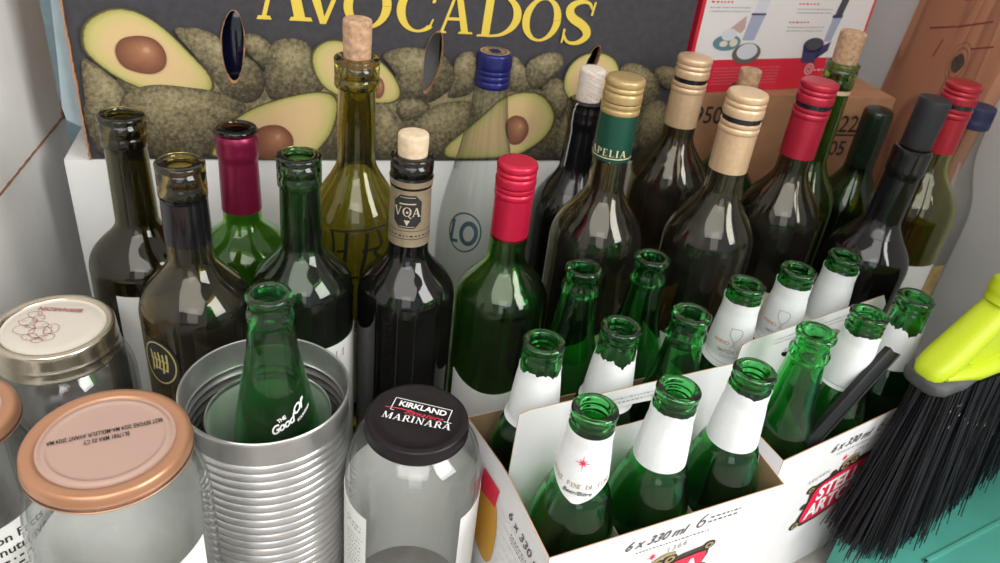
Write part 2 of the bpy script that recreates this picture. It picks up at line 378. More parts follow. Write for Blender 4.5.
# ------------------------------------------------------------------ boxes behind the bottles
def carton(x0, y0, z0, x1, y1, z1, name, parent, m, inside=None, t=.003, top=True):
    mb = MB(); mb.add(box(x0, y0, z0, x1, y0+t, z1)); mb.add(box(x0, y1-t, z0, x1, y1, z1)); mb.add(box(x0, y0+t, z0, x0+t, y1-t, z1)); mb.add(box(x1-t, y0+t, z0, x1, y1-t, z1)); mb.add(box(x0+t, y0+t, z0, x1-t, y1-t, z0+t))
    if top: mb.add(box(x0+t, y0+t, z1-t, x1-t, y1-t, z1))
    return mb.build(name, m, parent, 0)
# left: white box with its flap standing up
lb = thing('white_cardboard_box', 'big plain white cardboard box at the side with its flap standing upright', 'box', (-.208, .768, 0), (0, 0, math.radians(-3.6)))
carton(-.34, -.52, .001, 0, 0, .2165, 'body', lb, WHITE, top=False)
fl = MB().add(box(-.0032, -.52, .2175, -.0002, -.005, .44)); fl.build('flap', WHITE, lb, 0)
ed = MB()
for i in range(100):
    y = -.52+.0052*i; ed.add(box(-.003, y, .2160, .0005+random.random()*.0005, y+.0052, .2172+random.random()*.0009))
for i in range(10):
    z = .217+random.random()*.012; ed.add(box(-.003, -.008+random.random()*.004, z-.003, .001, -.002+random.random()*.004, z+.003))
ed.build('torn_edge', TORN, lb, 0)
# lower white box
wb = thing('white_storage_box', 'low white carton under the avocado box behind the wine bottles', 'box', (0, 0, 0))
carton(-.186, .66, .001, .345, .92, .2195, 'body', wb, WHITE)
mobj('corner_shadow_gap', *box(-.1785, .662, .001, -.1762, .91, .2165), TORN, wb, 0) if False else None
# avocado box
AV = thing('avocado_box', 'dark avocado box with yellow serif letters and printed avocados', 'box', (0, 0, 0))
CHAR = mat('charcoal_print', (.045, .041, .048), .7, noise_amt=.25, noise_scale=150)
SH = [
('w',[(-.164,.2215),(.352,.2215),(.352,.27),(.30,.285),(.1,.30),(-.05,.30),(-.164,.29)]),
('w',[(-0.159,0.308),(-0.149,0.302),(-0.136,0.289),(-0.128,0.278),(-0.130,0.265),(-0.124,0.222),(-0.164,0.222),(-0.161,0.280)]),
('w',[(-0.091,0.331),(-0.080,0.334),(-0.066,0.332),(-0.056,0.327),(-0.050,0.315),(-0.032,0.311),(-0.023,0.299),(-0.022,0.286),(-0.029,0.274),(-0.044,0.271),(-0.057,0.280),(-0.063,0.292),(-0.077,0.314)]),
('w',[(-0.036,0.331),(-0.026,0.330),(-0.017,0.324),(-0.012,0.316),(-0.020,0.299),(-0.032,0.311),(-0.038,0.320)]),
('w',[(-0.019,0.321),(-0.007,0.328),(0.007,0.328),(0.016,0.322),(0.018,0.302),(0.030,0.285),(-0.005,0.273),(-0.022,0.276),(-0.023,0.299)]),
('h',[(-0.157,0.320),(-0.154,0.332),(-0.145,0.340),(-0.132,0.346),(-0.119,0.346),(-0.107,0.341),(-0.095,0.332),(-0.085,0.321),(-0.075,0.309),(-0.065,0.297),(-0.062,0.289),(-0.063,0.282),(-0.071,0.277),(-0.095,0.274),(-0.117,0.281),(-0.135,0.290),(-0.149,0.302),(-0.156,0.311)]),
('w',[(-0.137,0.269),(-0.132,0.278),(-0.121,0.284),(-0.105,0.287),(-0.084,0.285),(-0.066,0.283),(-0.052,0.279),(-0.036,0.270),(-0.044,0.262),(-0.060,0.248),(-0.069,0.222),(-0.122,0.221),(-0.131,0.245),(-0.138,0.260)]),
('w',[(0.072,0.317),(0.086,0.324),(0.105,0.325),(0.127,0.319),(0.137,0.307),(0.138,0.294),(0.126,0.281),(0.111,0.274),(0.085,0.277),(0.091,0.293),(0.078,0.311)]),
('h',[(0.014,0.318),(0.027,0.329),(0.043,0.328),(0.059,0.320),(0.076,0.310),(0.088,0.295),(0.092,0.282),(0.086,0.275),(0.071,0.274),(0.047,0.276),(0.026,0.285),(0.016,0.300)]),
('h',[(-0.072,0.222),(-0.071,0.229),(-0.060,0.248),(-0.044,0.263),(-0.024,0.273),(0.001,0.281),(0.023,0.285),(0.035,0.282),(0.039,0.272),(0.033,0.247),(0.020,0.230),(0.012,0.222)]),
('w',[(0.134,0.313),(0.142,0.323),(0.155,0.323),(0.158,0.288),(0.142,0.281),(0.129,0.281),(0.138,0.297)]),
('w',[(0.068,0.276),(0.079,0.275),(0.090,0.257),(0.096,0.236),(0.084,0.222),(0.070,0.222),(0.067,0.250)]),
('w',[(0.085,0.278),(0.101,0.281),(0.114,0.277),(0.119,0.271),(0.102,0.260),(0.090,0.258)]),
('w',[(0.091,0.243),(0.102,0.260),(0.123,0.276),(0.149,0.280),(0.159,0.275),(0.161,0.258),(0.136,0.237),(0.127,0.222),(0.084,0.222),(0.085,0.236)]),
('w',[(0.184,0.321),(0.194,0.319),(0.213,0.290),(0.185,0.286)]),
('w',[(0.200,0.316),(0.214,0.324),(0.227,0.326),(0.235,0.320),(0.234,0.310),(0.218,0.293),(0.208,0.290),(0.200,0.303)]),
('w',[(0.212,0.290),(0.233,0.307),(0.248,0.280),(0.237,0.259),(0.231,0.273)]),
('h',[(0.129,0.233),(0.145,0.247),(0.167,0.268),(0.182,0.284),(0.201,0.290),(0.219,0.288),(0.231,0.276),(0.236,0.263),(0.231,0.248),(0.219,0.236),(0.202,0.226),(0.178,0.223),(0.133,0.222)]),
('w',[(0.237,0.256),(0.248,0.277),(0.266,0.277),(0.257,0.223),(0.239,0.223)]),
('h',[(0.236,0.297),(0.239,0.314),(0.251,0.325),(0.267,0.328),(0.282,0.323),(0.290,0.312),(0.291,0.295),(0.284,0.278),(0.248,0.280),(0.240,0.287)]),
('w',[(0.290,0.317),(0.304,0.319),(0.320,0.313),(0.334,0.300),(0.336,0.275),(0.321,0.275),(0.289,0.305)]),
('w',[(0.320,0.313),(0.333,0.318),(0.349,0.314),(0.357,0.297),(0.339,0.293)]),
('w',[(0.317,0.275),(0.336,0.289),(0.353,0.265),(0.337,0.238),(0.324,0.227)]),
('p',[(-0.134,0.314),(-0.128,0.323),(-0.115,0.326),(-0.103,0.324),(-0.096,0.314),(-0.097,0.302),(-0.106,0.295),(-0.119,0.296),(-0.131,0.301)]),
('p',[(0.067,0.297),(0.072,0.299),(0.076,0.293),(0.076,0.284),(0.072,0.279),(0.068,0.280)]),
('p',[(-0.033,0.249),(-0.023,0.254),(-0.010,0.254),(-0.001,0.244),(-0.002,0.232),(-0.012,0.222),(-0.032,0.222),(-0.034,0.235)]),
('p',[(0.186,0.258),(0.191,0.265),(0.197,0.267),(0.206,0.264),(0.211,0.253),(0.208,0.243),(0.201,0.237),(0.192,0.239)]),
('hole',[(-0.055,0.322),(-0.052,0.336),(-0.047,0.346),(-0.043,0.348),(-0.039,0.345),(-0.036,0.330),(-0.038,0.311),(-0.042,0.292),(-0.047,0.288),(-0.051,0.292),(-0.054,0.303)]),
('hole',[(0.109,0.292),(0.109,0.319),(0.113,0.332),(0.119,0.339),(0.124,0.337),(0.125,0.316),(0.121,0.299),(0.113,0.284),(0.110,0.285)]),
('hole',[(0.254,0.298),(0.254,0.311),(0.258,0.324),(0.263,0.332),(0.268,0.332),(0.268,0.321),(0.265,0.311),(0.268,0.288),(0.263,0.274),(0.256,0.277)]),
]
X0, X1, ZB, ZT = -.1655, .353, .2205, .43
holes = [chaikin(p, 2, True) for k, p in SH if k == 'hole']
face = frame((0, .6605, 0), (1, 0, 0), (0, 0, 1))
sheet([[(X0, ZB), (X1, ZB), (X1, ZT), (X0, ZT)]]+holes, .004, face @ Matrix.Translation((0, 0, -.002)), CHAR, KRAFT, TORN, 'front_panel', AV)
sd = MB(); sd.add(box(X0, .665, ZB, X0+.004, .9, ZT)); sd.add(box(X1-.004, .665, ZB, X1, .9, ZT)); sd.add(box(X0, .9, ZB, X1, .904, ZT)); sd.add(box(X0+.004, .665, ZB, X1-.004, .9, ZB+.004)); sd.add(box(X0+.004, .665, ZT-.004, X1-.004, .9, ZT))
sd.build('side_panels', mat('box_inside', (.30, .19, .12), .8), AV, 0)
SKIN = ramp_mat('avocado_skin_print', [(0, (.035, .028, .022)), (.25, (.085, .07, .042)), (.5, (.20, .165, .09)), (.75, (.33, .275, .155)), (1, (.44, .37, .22))], 300, 1.25)
FLESH = ramp_mat('avocado_flesh_print', [(0, (.06, .05, .025)), (.035, (.10, .085, .03)), (.06, (.36, .33, .10)), (.16, (.52, .45, .17)), (.36, (.62, .45, .22)), (1, (.66, .44, .24))], 400, .05)
PIT = ramp_mat('avocado_pit_print', [(0, (.15, .06, .035)), (.45, (.27, .11, .06)), (.8, (.36, .17, .09)), (1, (.52, .31, .19))], 200, .3)
def print_blob(name, pts, m, k, light=(0, 0), inset=None):
    """one printed fruit: rings from rim to middle, attribute t = rim 0 .. middle 1"""
    P = chaikin(pts, 2, True); n = len(P); cx = sum(p[0] for p in P)/n; cy = sum(p[1] for p in P)/n
    hh = max(p[1] for p in P)-min(p[1] for p in P); fr = [0, .04, .08, .15, .25, .4, .6, .8, 1]; off = .0003+.00006*k
    v, t, f = [], [], []
    lx, ly = cx+light[0]*(max(p[0] for p in P)-cx), cy+light[1]*(max(p[1] for p in P)-cy)
    for q in fr[:-1]:
        for p in P: v.append((p[0]+(lx-p[0])*q, .6605-.0020-off, p[1]+(ly-p[1])*q)); t.append(.16+.52*q**.55+.22*((p[1]-cy)/hh) if m is SKIN else q)
    v.append((lx, .6605-.0020-off, ly)); t.append(.70+.22*(ly-cy)/hh if m is SKIN else 1)
    for j in range(len(fr)-2):
        for i in range(n): f.append((j*n+i, (j+1)*n+i, (j+1)*n+(i+1) % n, j*n+(i+1) % n))
    b = (len(fr)-2)*n
    for i in range(n): f.append((b+i, len(v)-1, b+(i+1) % n))
    ar = sum(P[i][0]*P[(i+1) % n][1]-P[(i+1) % n][0]*P[i][1] for i in range(n))
    if ar < 0: f = [q[::-1] for q in f]
    return v, f, t
def clip_print():
    groups = {'w': (SKIN, 'printed_avocado', (.0, .35)), 'h': (FLESH, 'printed_avocado_half', (0, 0)), 'p': (PIT, 'printed_pit', (.25, .3))}
    k = 0
    for kind, pts in SH:
        if kind == 'hole': continue
        k += 1
        m, nm, li = groups[kind]
        v, f, t = print_blob(nm, pts, m, 26 if kind == 'p' else k, li)
        # nothing is printed across the hand holes
        hs = [chaikin(p, 2, True) for q, p in SH if q == 'hole']
        def inside(x, z):
            for h in hs:
                c = False
                for i in range(len(h)):
                    a, b = h[i], h[i-1]
                    if (a[1] > z) != (b[1] > z) and x < (b[0]-a[0])*(z-a[1])/(b[1]-a[1])+a[0]: c = not c
                if c: return True
            return False
        near = any(min(p[0] for p in h)-.002 < max(q[0] for q in pts) and max(p[0] for p in h)+.002 > min(q[0] for q in pts) and min(p[1] for p in h) < max(q[1] for q in pts) for h in hs)
        if near:
            bm = bmesh.new(); la = bm.verts.layers.float.new('t'); vs = [bm.verts.new(p) for p in v]
            for q, a in zip(vs, t): q[la] = a
            for q in f:
                try: bm.faces.new([vs[i] for i in q])
                except ValueError: pass
            for _ in range(5):
                e = [x for x in bm.edges if x.calc_length() > .0022 and any(min(p[0] for p in h)-.006 < x.verts[0].co.x < max(p[0] for p in h)+.006 and min(p[1] for p in h)-.006 < x.verts[0].co.z < max(p[1] for p in h)+.006 for h in hs)]
                if not e: break
                bmesh.ops.subdivide_edges(bm, edges=e, cuts=1); bmesh.ops.triangulate(bm, faces=[x for x in bm.faces if len(x.verts) > 3])
            bmesh.ops.delete(bm, geom=[x for x in bm.faces if inside(x.calc_center_median().x, x.calc_center_median().z)], context='FACES')
            bm.verts.index_update(); v = [tuple(q.co) for q in bm.verts]; t = [q[la] for q in bm.verts]; f = [tuple(q.index for q in x.verts) for x in bm.faces]; bm.free()
        o = mobj(nm, v, f, m, AV, 0)
        at = o.data.attributes.new('t', 'FLOAT', 'POINT')
        for i, a in enumerate(t): at.data[i].value = a
clip_print()
jr = random.Random(9)
for h in holes:
    n = len(h); cx = sum(p[0] for p in h)/n; cz = sum(p[1] for p in h)/n; v = []; f = []
    for i, p in enumerate(h):
        d = Vector((p[0]-cx, p[1]-cz)).normalized(); wd_ = .0005+.0007*jr.random()+(.0022 if p[1] < cz-.024 else 0)
        v += [(p[0], .6583-.0001, p[1]), (p[0]+d.x*wd_, .6583-.0003, p[1]+d.y*wd_), (p[0]-d.x*wd_*.6, .6603, p[1]-d.y*wd_*.6)]
    for i in range(n):
        j = (i+1) % n; f += [(3*i, 3*j, 3*j+1, 3*i+1), (3*i+2, 3*j+2, 3*j, 3*i)]
    mobj('torn_hole_edge', v, f, KRAFT, AV, 0)
te = MB(); z_ = ZB
while z_ < ZT-.003:
    te.add(box(X0-.0006-.0006*jr.random(), .6580, z_, X0+.0001+.0007*jr.random(), .6625, z_+.0028)); z_ += .0028
te.build('torn_side_edge', KRAFT, AV, 0)
YEL = mat('yellow_print', (.72, .53, .07), .5)
tx = MB()
for ch, x0, x1, z, hgt in [('A', -.0265, .017, .3415, .062), ('V', .004, .047, .340, .040), ('O', .040, .079, .3385, .036), ('C', .083, .116, .3375, .036), ('A', .119, .150, .337, .036), ('D', .153, .190, .3355, .036), ('O', .191, .226, .3342, .036), ('S', .228, .2555, .3335, .036)]:
    g = GL[ch]; v = []; f = []
    for P in g[1]():
        if sum(P[i][0]*P[(i+1) % 4][1]-P[(i+1) % 4][0]*P[i][1] for i in range(4)) < 0: P = P[::-1]
        b = len(v); v += [(p[0], p[1], 2e-5*len(f)) for p in P]; f.append((b, b+1, b+2, b+3))
    mx = max(p[0] for p in v)
    v = [(x0+(x1-x0)*(p[0]+.06*p[1])/mx, z+p[1]*hgt, p[2]) for p in v]
    tx.add((v, f), face @ Matrix.Translation((0, 0, .0006)))
tx.build('lettering', YEL, AV, 0)
PALEB = mat('pale_blue_paint', (.25, .34, .39), .7, noise_amt=.12, noise_scale=60)
PALE2 = mat('faded_blue_paper', (.36, .45, .49), .8, noise_amt=.1, noise_scale=80)
tf = sheet([[(-.1665, .40), (-.172, .38), (-.178, .30), (-.1815, .262), (-.180, .252), (-.172, .2465), (-.166, .244), (-.165, .30), (-.1655, .40)]], .0015, frame((0, .668, 0), (1, 0, 0), (0, 0, 1)), PALE2, WHITE, TORN, 'torn_flap', AV)
pb = thing('pale_blue_box', 'pale blue box standing behind the white flap and the avocado box', 'box', (0, 0, 0))
carton(-.42, .93, .001, -.13, .99, .52, 'body', pb, PALEB)
# seen through the hand holes
nb = thing('dark_blue_bottle', 'dark blue glossy bottle inside the avocado box behind its first hand hole', 'bottle', (-.043, .712, ZB+.0042))
NAVY = mat('navy_gloss', (.006, .010, .035), .08, coat=1)
mobj('glass_body', *lathe(chaikin([(0, 0), (.03, 0), (.033, .004), (.034, .03), (.034, .10), (.03, .125), (.014, .145), (.0135, .17), (.0, .171)], 2), 40), NAVY, nb)
mobj('cap', *lathe(chaikin([(.0142, .158), (.0146, .158), (.0146, .1735), (.0, .1742)], 1), 32), BLACKINK, nb)
wc = thing('white_carton', 'white carton inside the avocado box behind its middle hand hole', 'box', (.118, .735, ZB+.0042), (0, 0, .15))
carton(-.035, -.02, 0, .012, .04, .098, 'body', wc, WHITE, t=.0015)
# brown box with the red and white box on it
BB = thing('brown_cardboard_box', 'brown cardboard box with black stencilled numbers behind the red-capped bottles', 'box', (0, 0, 0))
carton(.36, .695, .001, .632, .77, .279, 'body', BB, KRAFT)
bt = MB(); bf = frame((0, .6946, 0), (1, 0, 0), (0, 0, 1))
bt.add(text('950 ml', .026, .008, 0, 'LEFT'), bf @ Matrix.Translation((.396, .2475, 0)) @ Matrix.Diagonal((.85, 1, 1, 1)))
bt.build('volume_print', mat('faded_black_print', (.022, .017, .016), .8), BB, 0); bt = MB()
bt.add(text('08-22', .027, .008, 0, 'LEFT'), bf @ Matrix.Translation((.540, .240, 0)) @ Matrix.Diagonal((.9, 1, 1, 1)))
bt.add(([(.535, .2355, 0), (.607, .2355, 0), (.607, .2375, 0), (.535, .2375, 0)], [(0, 1, 2, 3)]), bf)
bt.add(text('10005', .024, .01, 0, 'LEFT'), bf @ Matrix.Translation((.537, .213, 0)) @ Matrix.Diagonal((.9, 1, 1, 1)))
bt.build('stencilled_print', mat('faded_black_print', ()), BB, 0)
RB = thing('red_and_white_product_box', 'red and white product box with blender pictures standing on the brown box', 'box', (.375, .692, .2795), (0, 0, math.radians(10)))
CW = mat('coated_white_card', (.80, .76, .74), .35); CR = mat('coated_red_card', (.70, .02, .05), .35)
carton(0, 0, 0, .222, .045, .25, 'body', RB, CR)
rf = frame((0, -.0004, 0), (1, 0, 0), (0, 0, 1))
mobj('white_panel', [rf @ Vector(p) for p in [(.004, .033, 0), (.2185, .033, 0), (.2185, .25, 0), (.004, .25, 0)]], [(0, 1, 2, 3)], CW, RB, 0)
pr = MB(); pr2 = MB(); pr3 = MB(); pr4 = MB()
rg = frame((0, -.0007, 0), (1, 0, 0), (0, 0, 1)); rh = frame((0, -.0010, 0), (1, 0, 0), (0, 0, 1))
for x, z, wd, rows in [(.010, .083, .05, 2), (.118, .082, .046, 2), (.112, .064, .048, 2)]:
    pr.add(scribble(x, z, wd, .0022, int(x*999), rows), rg)
    pr2.add(scribble(x, z+.005, .026, .003, int(x*99), 1), rg)
def ell(cx, cy, rx, ry, n=28): return [(cx+rx*cos(2*pi*i/n), cy+ry*sin(2*pi*i/n), 0) for i in range(n)], [tuple(range(n))]
def quad(*p): return [(a, b, 0) for a, b in p], [(0, 1, 2, 3)]
GRB = mat('printed_grey_blue', (.38, .42, .55), .4); TEA = mat('printed_teal', (.13, .25, .30), .4); DKB = mat('printed_dark_blue', (.05, .045, .13), .4); WAL = mat('printed_nut_brown', (.14, .12, .10), .5); PNK = mat('printed_skin', (.55, .38, .34), .5)
def prt(name, m, parts, fr): 
    for p in parts: MB().add(p, fr).build(name, m, RB, 0)
prt('printed_wand', GRB, [quad((.058, .052), (.073, .052), (.079, .077), (.062, .077)), quad((.166, .050), (.176, .050), (.181, .075), (.169, .075))], rg)
prt('printed_wand_top', CW if False else mat('printed_pale', (.68, .68, .74), .4), [quad((.063, .0785), (.078, .0785), (.085, .115), (.071, .115)), ell(.040, .058, .009, .006), ell(.068, .041, .013, .008)], rh)
prt('printed_band', DKB, [quad((.0615, .0765), (.0795, .0765), (.0795, .0785), (.0615, .0785)), ell(.154, .046, .014, .008), quad((.141, .044), (.167, .044), (.162, .028), (.144, .028)), quad((.168, .074), (.1815, .074), (.182, .077), (.1675, .077)), quad((.160, .030), (.176, .040), (.177, .050), (.164, .044))], rg)
prt('printed_shaft', mat('printed_dark_grey', (.07, .07, .085), .4), [quad((.170, .077), (.180, .077), (.188, .118), (.179, .118)), ell(.154, .047, .011, .006)], rh)
prt('printed_plate', TEA, [ell(.040, .050, .017, .008)], rg)
prt('printed_bowl', WAL, [ell(.068, .039, .018, .0105)], rg)
prt('printed_hand', PNK, [quad((.040, .064), (.054, .059), (.058, .064), (.056, .076))], rg)
prt('printed_cheese', mat('printed_cream', (.72, .66, .55), .5), [ell(.048, .050, .005, .004), ell(.036, .049, .005, .003)], rh)
pr.build('small_print', GREYINK, RB, 0); pr2.build('red_headings', REDINK, RB, 0)
pr3.add(scribble(.032, .024, .085, .0018, 5, 6, 1.8), rg); pr3.build('pale_small_print', mat('pale_pink_ink', (.72, .22, .24), .5), RB, 0)
lg = MB()
for P in _ring(.158, .021, .006, .006, .0048, .0048)+_ring(.158, .021, .0032, .0032, .0022, .0022): lg.add(([(a, b, 0) for a, b in P], [(0, 1, 2, 3)]), rg)
lg.add(scribble(.166, .019, .026, .0035, 8), rg); lg.build('white_logo', mat('pale_ink', (.78, .55, .55), .5), RB, 0)

# ------------------------------------------------------------------ wine bottles
OLIVE = glass('olive_glass', (.13, .11, .022), .004)
DARK = glass('dark_olive_glass', (.32, .25, .07), .018)
BLACKG = glass('near_black_glass', (.022, .019, .014), .010)
GREEN = glass('green_wine_glass', (.24, .52, .08), .006)
DGREEN = glass('dark_green_glass', (.09, .26, .06), .010)
LOLIVE = glass('light_olive_glass', (.46, .47, .12), .006)
MOLIVE = glass('mid_olive_glass', (.42, .38, .07), .008)
YOLIVE = glass('amber_olive_glass', (.34, .25, .05), .014)
BEERG = glass('beer_green_glass', (.11, .68, .17), .004)
CLEAR = thin_glass('clear_jar_glass')
CORK = mat('cork', (.60, .37, .22), .9, noise_amt=.45, noise_scale=260, bump=.3)
CORKL = mat('pale_cork', (.72, .56, .38), .9, noise_amt=.2, noise_scale=260, bump=.2)
def wine_outer(H, R, zs, zn, p=1.25, rn=.0140, rl=.0150, finish='cork'):
    o = [(0, .018), (R*.45, .012), (R*.74, .0012), (R*.84, 0), (R*.93, .0008), (R*.985, .004), (R, .010), (R, .03)]
    n = 14
    o += [(R, .03+(zs-.03)*k/4) for k in range(1, 4)]
    for k in range(n+1):
        t = k/n; o.append((rn+.0006+(R-rn-.0006)*(1+cos(pi*t**p))/2, zs+(zn-zs)*t))
    o += [(rn+.0002, zn+.5*(H-.024-zn)), (rn-.0002, H-.024)]
    if finish == 'cork': o += [(rl-.0006, H-.0225), (rl, H-.0215), (rl, H-.0150), (rl-.0004, H-.0145), (rl-.0004, H-.0130), (rl, H-.0125), (rl, H-.0065), (rl-.0012, H-.0055), (rl-.0014, H-.0048), (rl+.0002, H-.0042), (rl+.0003, H-.0015), (rl-.0004, H-.0004), (rl-.0018, H)]
    else: o += [(rn-.0006, H-.022), (rn-.0006, H-.001), (rn-.002, H)]
    return o
def hollow(o, t=.0028, tb=.004, ri=.0094):
    """outer profile -> closed wall with an inside"""
    top = o[-1][1]; inn = [(min(r-t if z < top-.02 else ri, 1), z) for r, z in o if z > .012]
    inn = [(max(r, ri) if z > .05 else r, z) for r, z in inn]
    inn = [(r, z) for r, z in inn if z < top-.0005]
    ii = [(ri+.0006, top)]+[(ri, top-.0012)]+inn[::-1]+[(o[-1][0] if False else o[6][0]-t-.002, .010), (o[3][0]*.8, .0055), (o[1][0], .0165), (0, .0215)]
    return o+ii
def bottle(name, label, loc, H, R, zs, zn, g, p=1.25, finish='cork', lean=(0, 0), group=None, cat='bottle', **k):
    t = thing(name, label, cat, (loc[0], loc[1], .0005), (math.radians(lean[0]), math.radians(lean[1]), 0), group)
    o = wine_outer(H, R, zs, zn, p, finish=finish, **k)
    mobj('glass_body', *lathe(hollow(o), 64), g, t, 60)
    t['th'] = 0.0
    return t, o, math.atan2(-loc[1], -loc[0])
def foil(t, o, z0, z1, m, name='capsule', top=True, open_top=False):
    """a drawn foil over the lip, cut open at the top"""
    v, f = wrap(o, 0, 2*pi, z0, z1, .0003, 48, 26, .0003)
    return mobj(name, v, f, m, t, 50)
def cork(t, z, r=.0096, h=.03, m=None, tilt=0):
    v, f = lathe(chaikin([(0, 0), (r-.0004, 0), (r, .006), (r+.0006, h-.004), (r+.0004, h-.0008), (r-.001, h), (0, h+.0003)], 1), 28)
    o = mobj('cork', v, f, m or CORK, t, 50); o.location = (0, 0, z); o.rotation_euler = (tilt, 0, 0); return o
def screw_cap(t, H, col, matname, gap=True, length=.060, top=None, R=.0150, groove=None):
    """aluminium screw cap: turned top with knurling, bead grooves and a long skirt that stays on the neck"""
    m = mat(matname, col, .34, .35, noise_amt=.10, noise_scale=300, spec=.6)
    H += .0012
    tp = chaikin([(0, H), (R-.0022, H), (R-.0006, H-.0008), (R, H-.0025), (R, H-.0052), (R-.0009, H-.0060), (R-.0009, H-.0066), (R-.0001, H-.0074), (R-.0001, H-.0094), (R-.0008, H-.0102), (R-.0008, H-.0108), (R, H-.0118), (R, H-.0172), (R-.0002, H-.0178), (R-.0012, H-.0178)], 1)
    def knurl(i, a, r, z):
        if H-.0168 < z < H-.0122 or H-.0048 < z < H-.0028: return (r+(.00022 if i % 2 else -.00022), z)
        return (r, z)
    mobj('screw_cap', *lathe(tp, 120, knurl), m, t, 35)
    zb = H-.0178-(.0040 if gap else .0006)
    sk = chaikin([(R-.0012, zb), (R-.0003, zb), (R, zb-.0008), (R, zb-.003), (R-.0008, zb-.0038), (R-.0008, zb-.0044), (R, zb-.0052), (R, zb-.008), (R-.0005, zb-.0088), (R-.0005, zb-.0096), (R-.0004, H-length), (R-.0008, H-length), (R-.0011, H-length+.0005)], 1)
    mobj('cap_skirt', *lathe(sk, 64), m, t, 35)
    if gap: mobj('cap_gap', *lathe([(R-.0009, zb-.0005), (R-.0007, H-.0178)], 48), mat('black_liner', (.012, .012, .018), .2), t, 35)
    return m
def neckr(o, z): return radius_at(o, z)
def put_label(t, o, th, half, zlo, zhi, m=None, name='label', off=.0003, n=40):
    return mobj(name, *wrap(o, th-half, th+half, zlo, zhi, off, n, 6), m or PAPER, t, 40)
def put_text(t, o, th, z, vfs, m, name='lettering', off=.0008):
    mb = MB()
    for vf in vfs: mb.add(curl(vf, o, th, z, off))
    return mb.build(name, m, t, 0)
def shift(vf, dx=0, dy=0): return [(x+dx, y+dy, z) for x, y, z in vf[0]], vf[1]
def oval(rx, ry, n=32, ix=0, iy=0):
    if ix: return [(r*cos(2*pi*i/n)*a, r*sin(2*pi*i/n)*b, 0) for r, a, b in ((1, rx, ry), (1, ix, iy)) for i in range(n)], [(i, (i+1) % n, n+(i+1) % n, n+i) for i in range(n)]
    return [(rx*cos(2*pi*i/n), ry*sin(2*pi*i/n), 0) for i in range(n)], [tuple(range(n))]
def poly(pts):
    a = sum(pts[i][0]*pts[(i+1) % len(pts)][1]-pts[(i+1) % len(pts)][0]*pts[i][1] for i in range(len(pts)))
    if a < 0: pts = pts[::-1]
    return [(x, y, 0) for x, y in pts], [tuple(range(len(pts)))]
def line(p, w=.0005):
    v, f = [], []
    for P in _sp([(a, b) for a, b in p], [w, w]): b = len(v); v += [(x, y, 0) for x, y in P]; f.append((b, b+1, b+2, b+3))
    return v, f
BLACKFOIL = mat('black_foil', (.006, .0055, .007), .16)
CREAMG, REDC = (.72, .49, .30), (.60, .010, .05)

# open dark bottle far left, white label
t, o, th = bottle('wine_bottle', 'open dark olive wine bottle with white label, farthest left of the wine bottles', (-.113, .544), .305, .0372, .187, .226, OLIVE)
put_label(t, o, th+.34, .95, .045, .181)
# open olive bottle with dark oval emblem
t, o, th = bottle('wine_bottle', 'open olive wine bottle with dark foil neck and round gold emblem', (-.070, .478), .300, .0372, .190, .233, YOLIVE)
foil(t, o, .245, .2775, BLACKFOIL, 'black_foil')
DKL = mat('black_label', (.02, .02, .02), .5); GLD = mat('gold_ink', (.55, .47, .17), .45, .3)
e = th-.82
put_text(t, o, e, .166, [oval(.0150, .0190)], DKL, 'emblem', .0005)
put_text(t, o, e, .166, [oval(.0135, .0174, 32, .0124, .0162)]+[line([(-.006+.003*k, -.008+.002*(k % 3)), (-.005+.003*k, .001), (-.0065+.0033*k, .009-.001*(k % 2))], .0016) for k in range(5)]+[line([(-.007, .003), (.007, .002)], .0012), line([(-.006, -.004), (.006, -.005)], .0012)], GLD, 'emblem_ring', .0009)
put_label(t, o, th-.1, .75, .035, .118, DKL)
put_text(t, o, th-.42, .108, [serif('RAPH', .007, .25)], GREYINK, 'lettering', .0009)
# burgundy foil, open
t, o, th = bottle('wine_bottle', 'green wine bottle with burgundy foil neck cut open at the top', (-.042, .571), .286, .0368, .178, .212, GREEN)
foil(t, o,   .2195, .2835, mat('burgundy_foil', (.24, .012, .055), .33, .5, noise_amt=.15, noise_scale=200), 'burgundy_foil')
put_label(t, o, th, 1.0, .03, .12)
# green, open, pinkish label
t, o, th = bottle('wine_bottle', 'open dark green wine bottle without foil, pinkish white label low on it', (.002, .501), .295, .0368, .188, .228, DGREEN)
PINKP = mat('pinkish_label', (.70, .58, .54), .65)
put_label(t, o, th+.75, .85, .04, lambda a, b=th: .156)
put_text(t, o, th+.42, .143, [serif('LA', .007, .15), shift(serif('LI', .007, .15), .012)], mat('pale_pink_print', (.45, .33, .31), .6), 'lettering')
# tall bottle with cork
t, o, th = bottle('wine_bottle', 'tall olive wine bottle with a pink-brown cork and painted black design', (.046, .574), .340, .0372, .205, .262, MOLIVE, rl=.0166)
cork(t, .331, .0100, .0365, CORK, .02)
ink = [line([(-.022, .030), (.024, .034)], .0016), line([(-.024, -.012), (.026, -.008)], .002), line([(-.020, .03), (-.018, .012), (-.021, -.01)], .0025), line([(-.008, .03), (-.009, .01), (-.012, -.01)], .003), line([(.008, .03), (.007, .012), (.003, -.008)], .003), line([(.016, .032), (.022, .018), (.012, .012), (.022, .005), (.016, -.008)], .0025), line([(-.016, .012), (-.010, .014)], .002), line([(.004, .014), (.018, .016)], .002)]
put_text(t, o, th+.03, .183, ink, mat('black_glass_paint', (.012, .014, .010), .35), 'painted_design')
put_label(t, o, th+.35, .8, .04, .122, mat('cream_label', (.68, .60, .42), .65))
put_text(t, o, th+.35, .1195, [poly([(-.028, 0), (.028, 0), (.028, .0022), (-.028, .0022)])], REDINK, 'label_border')
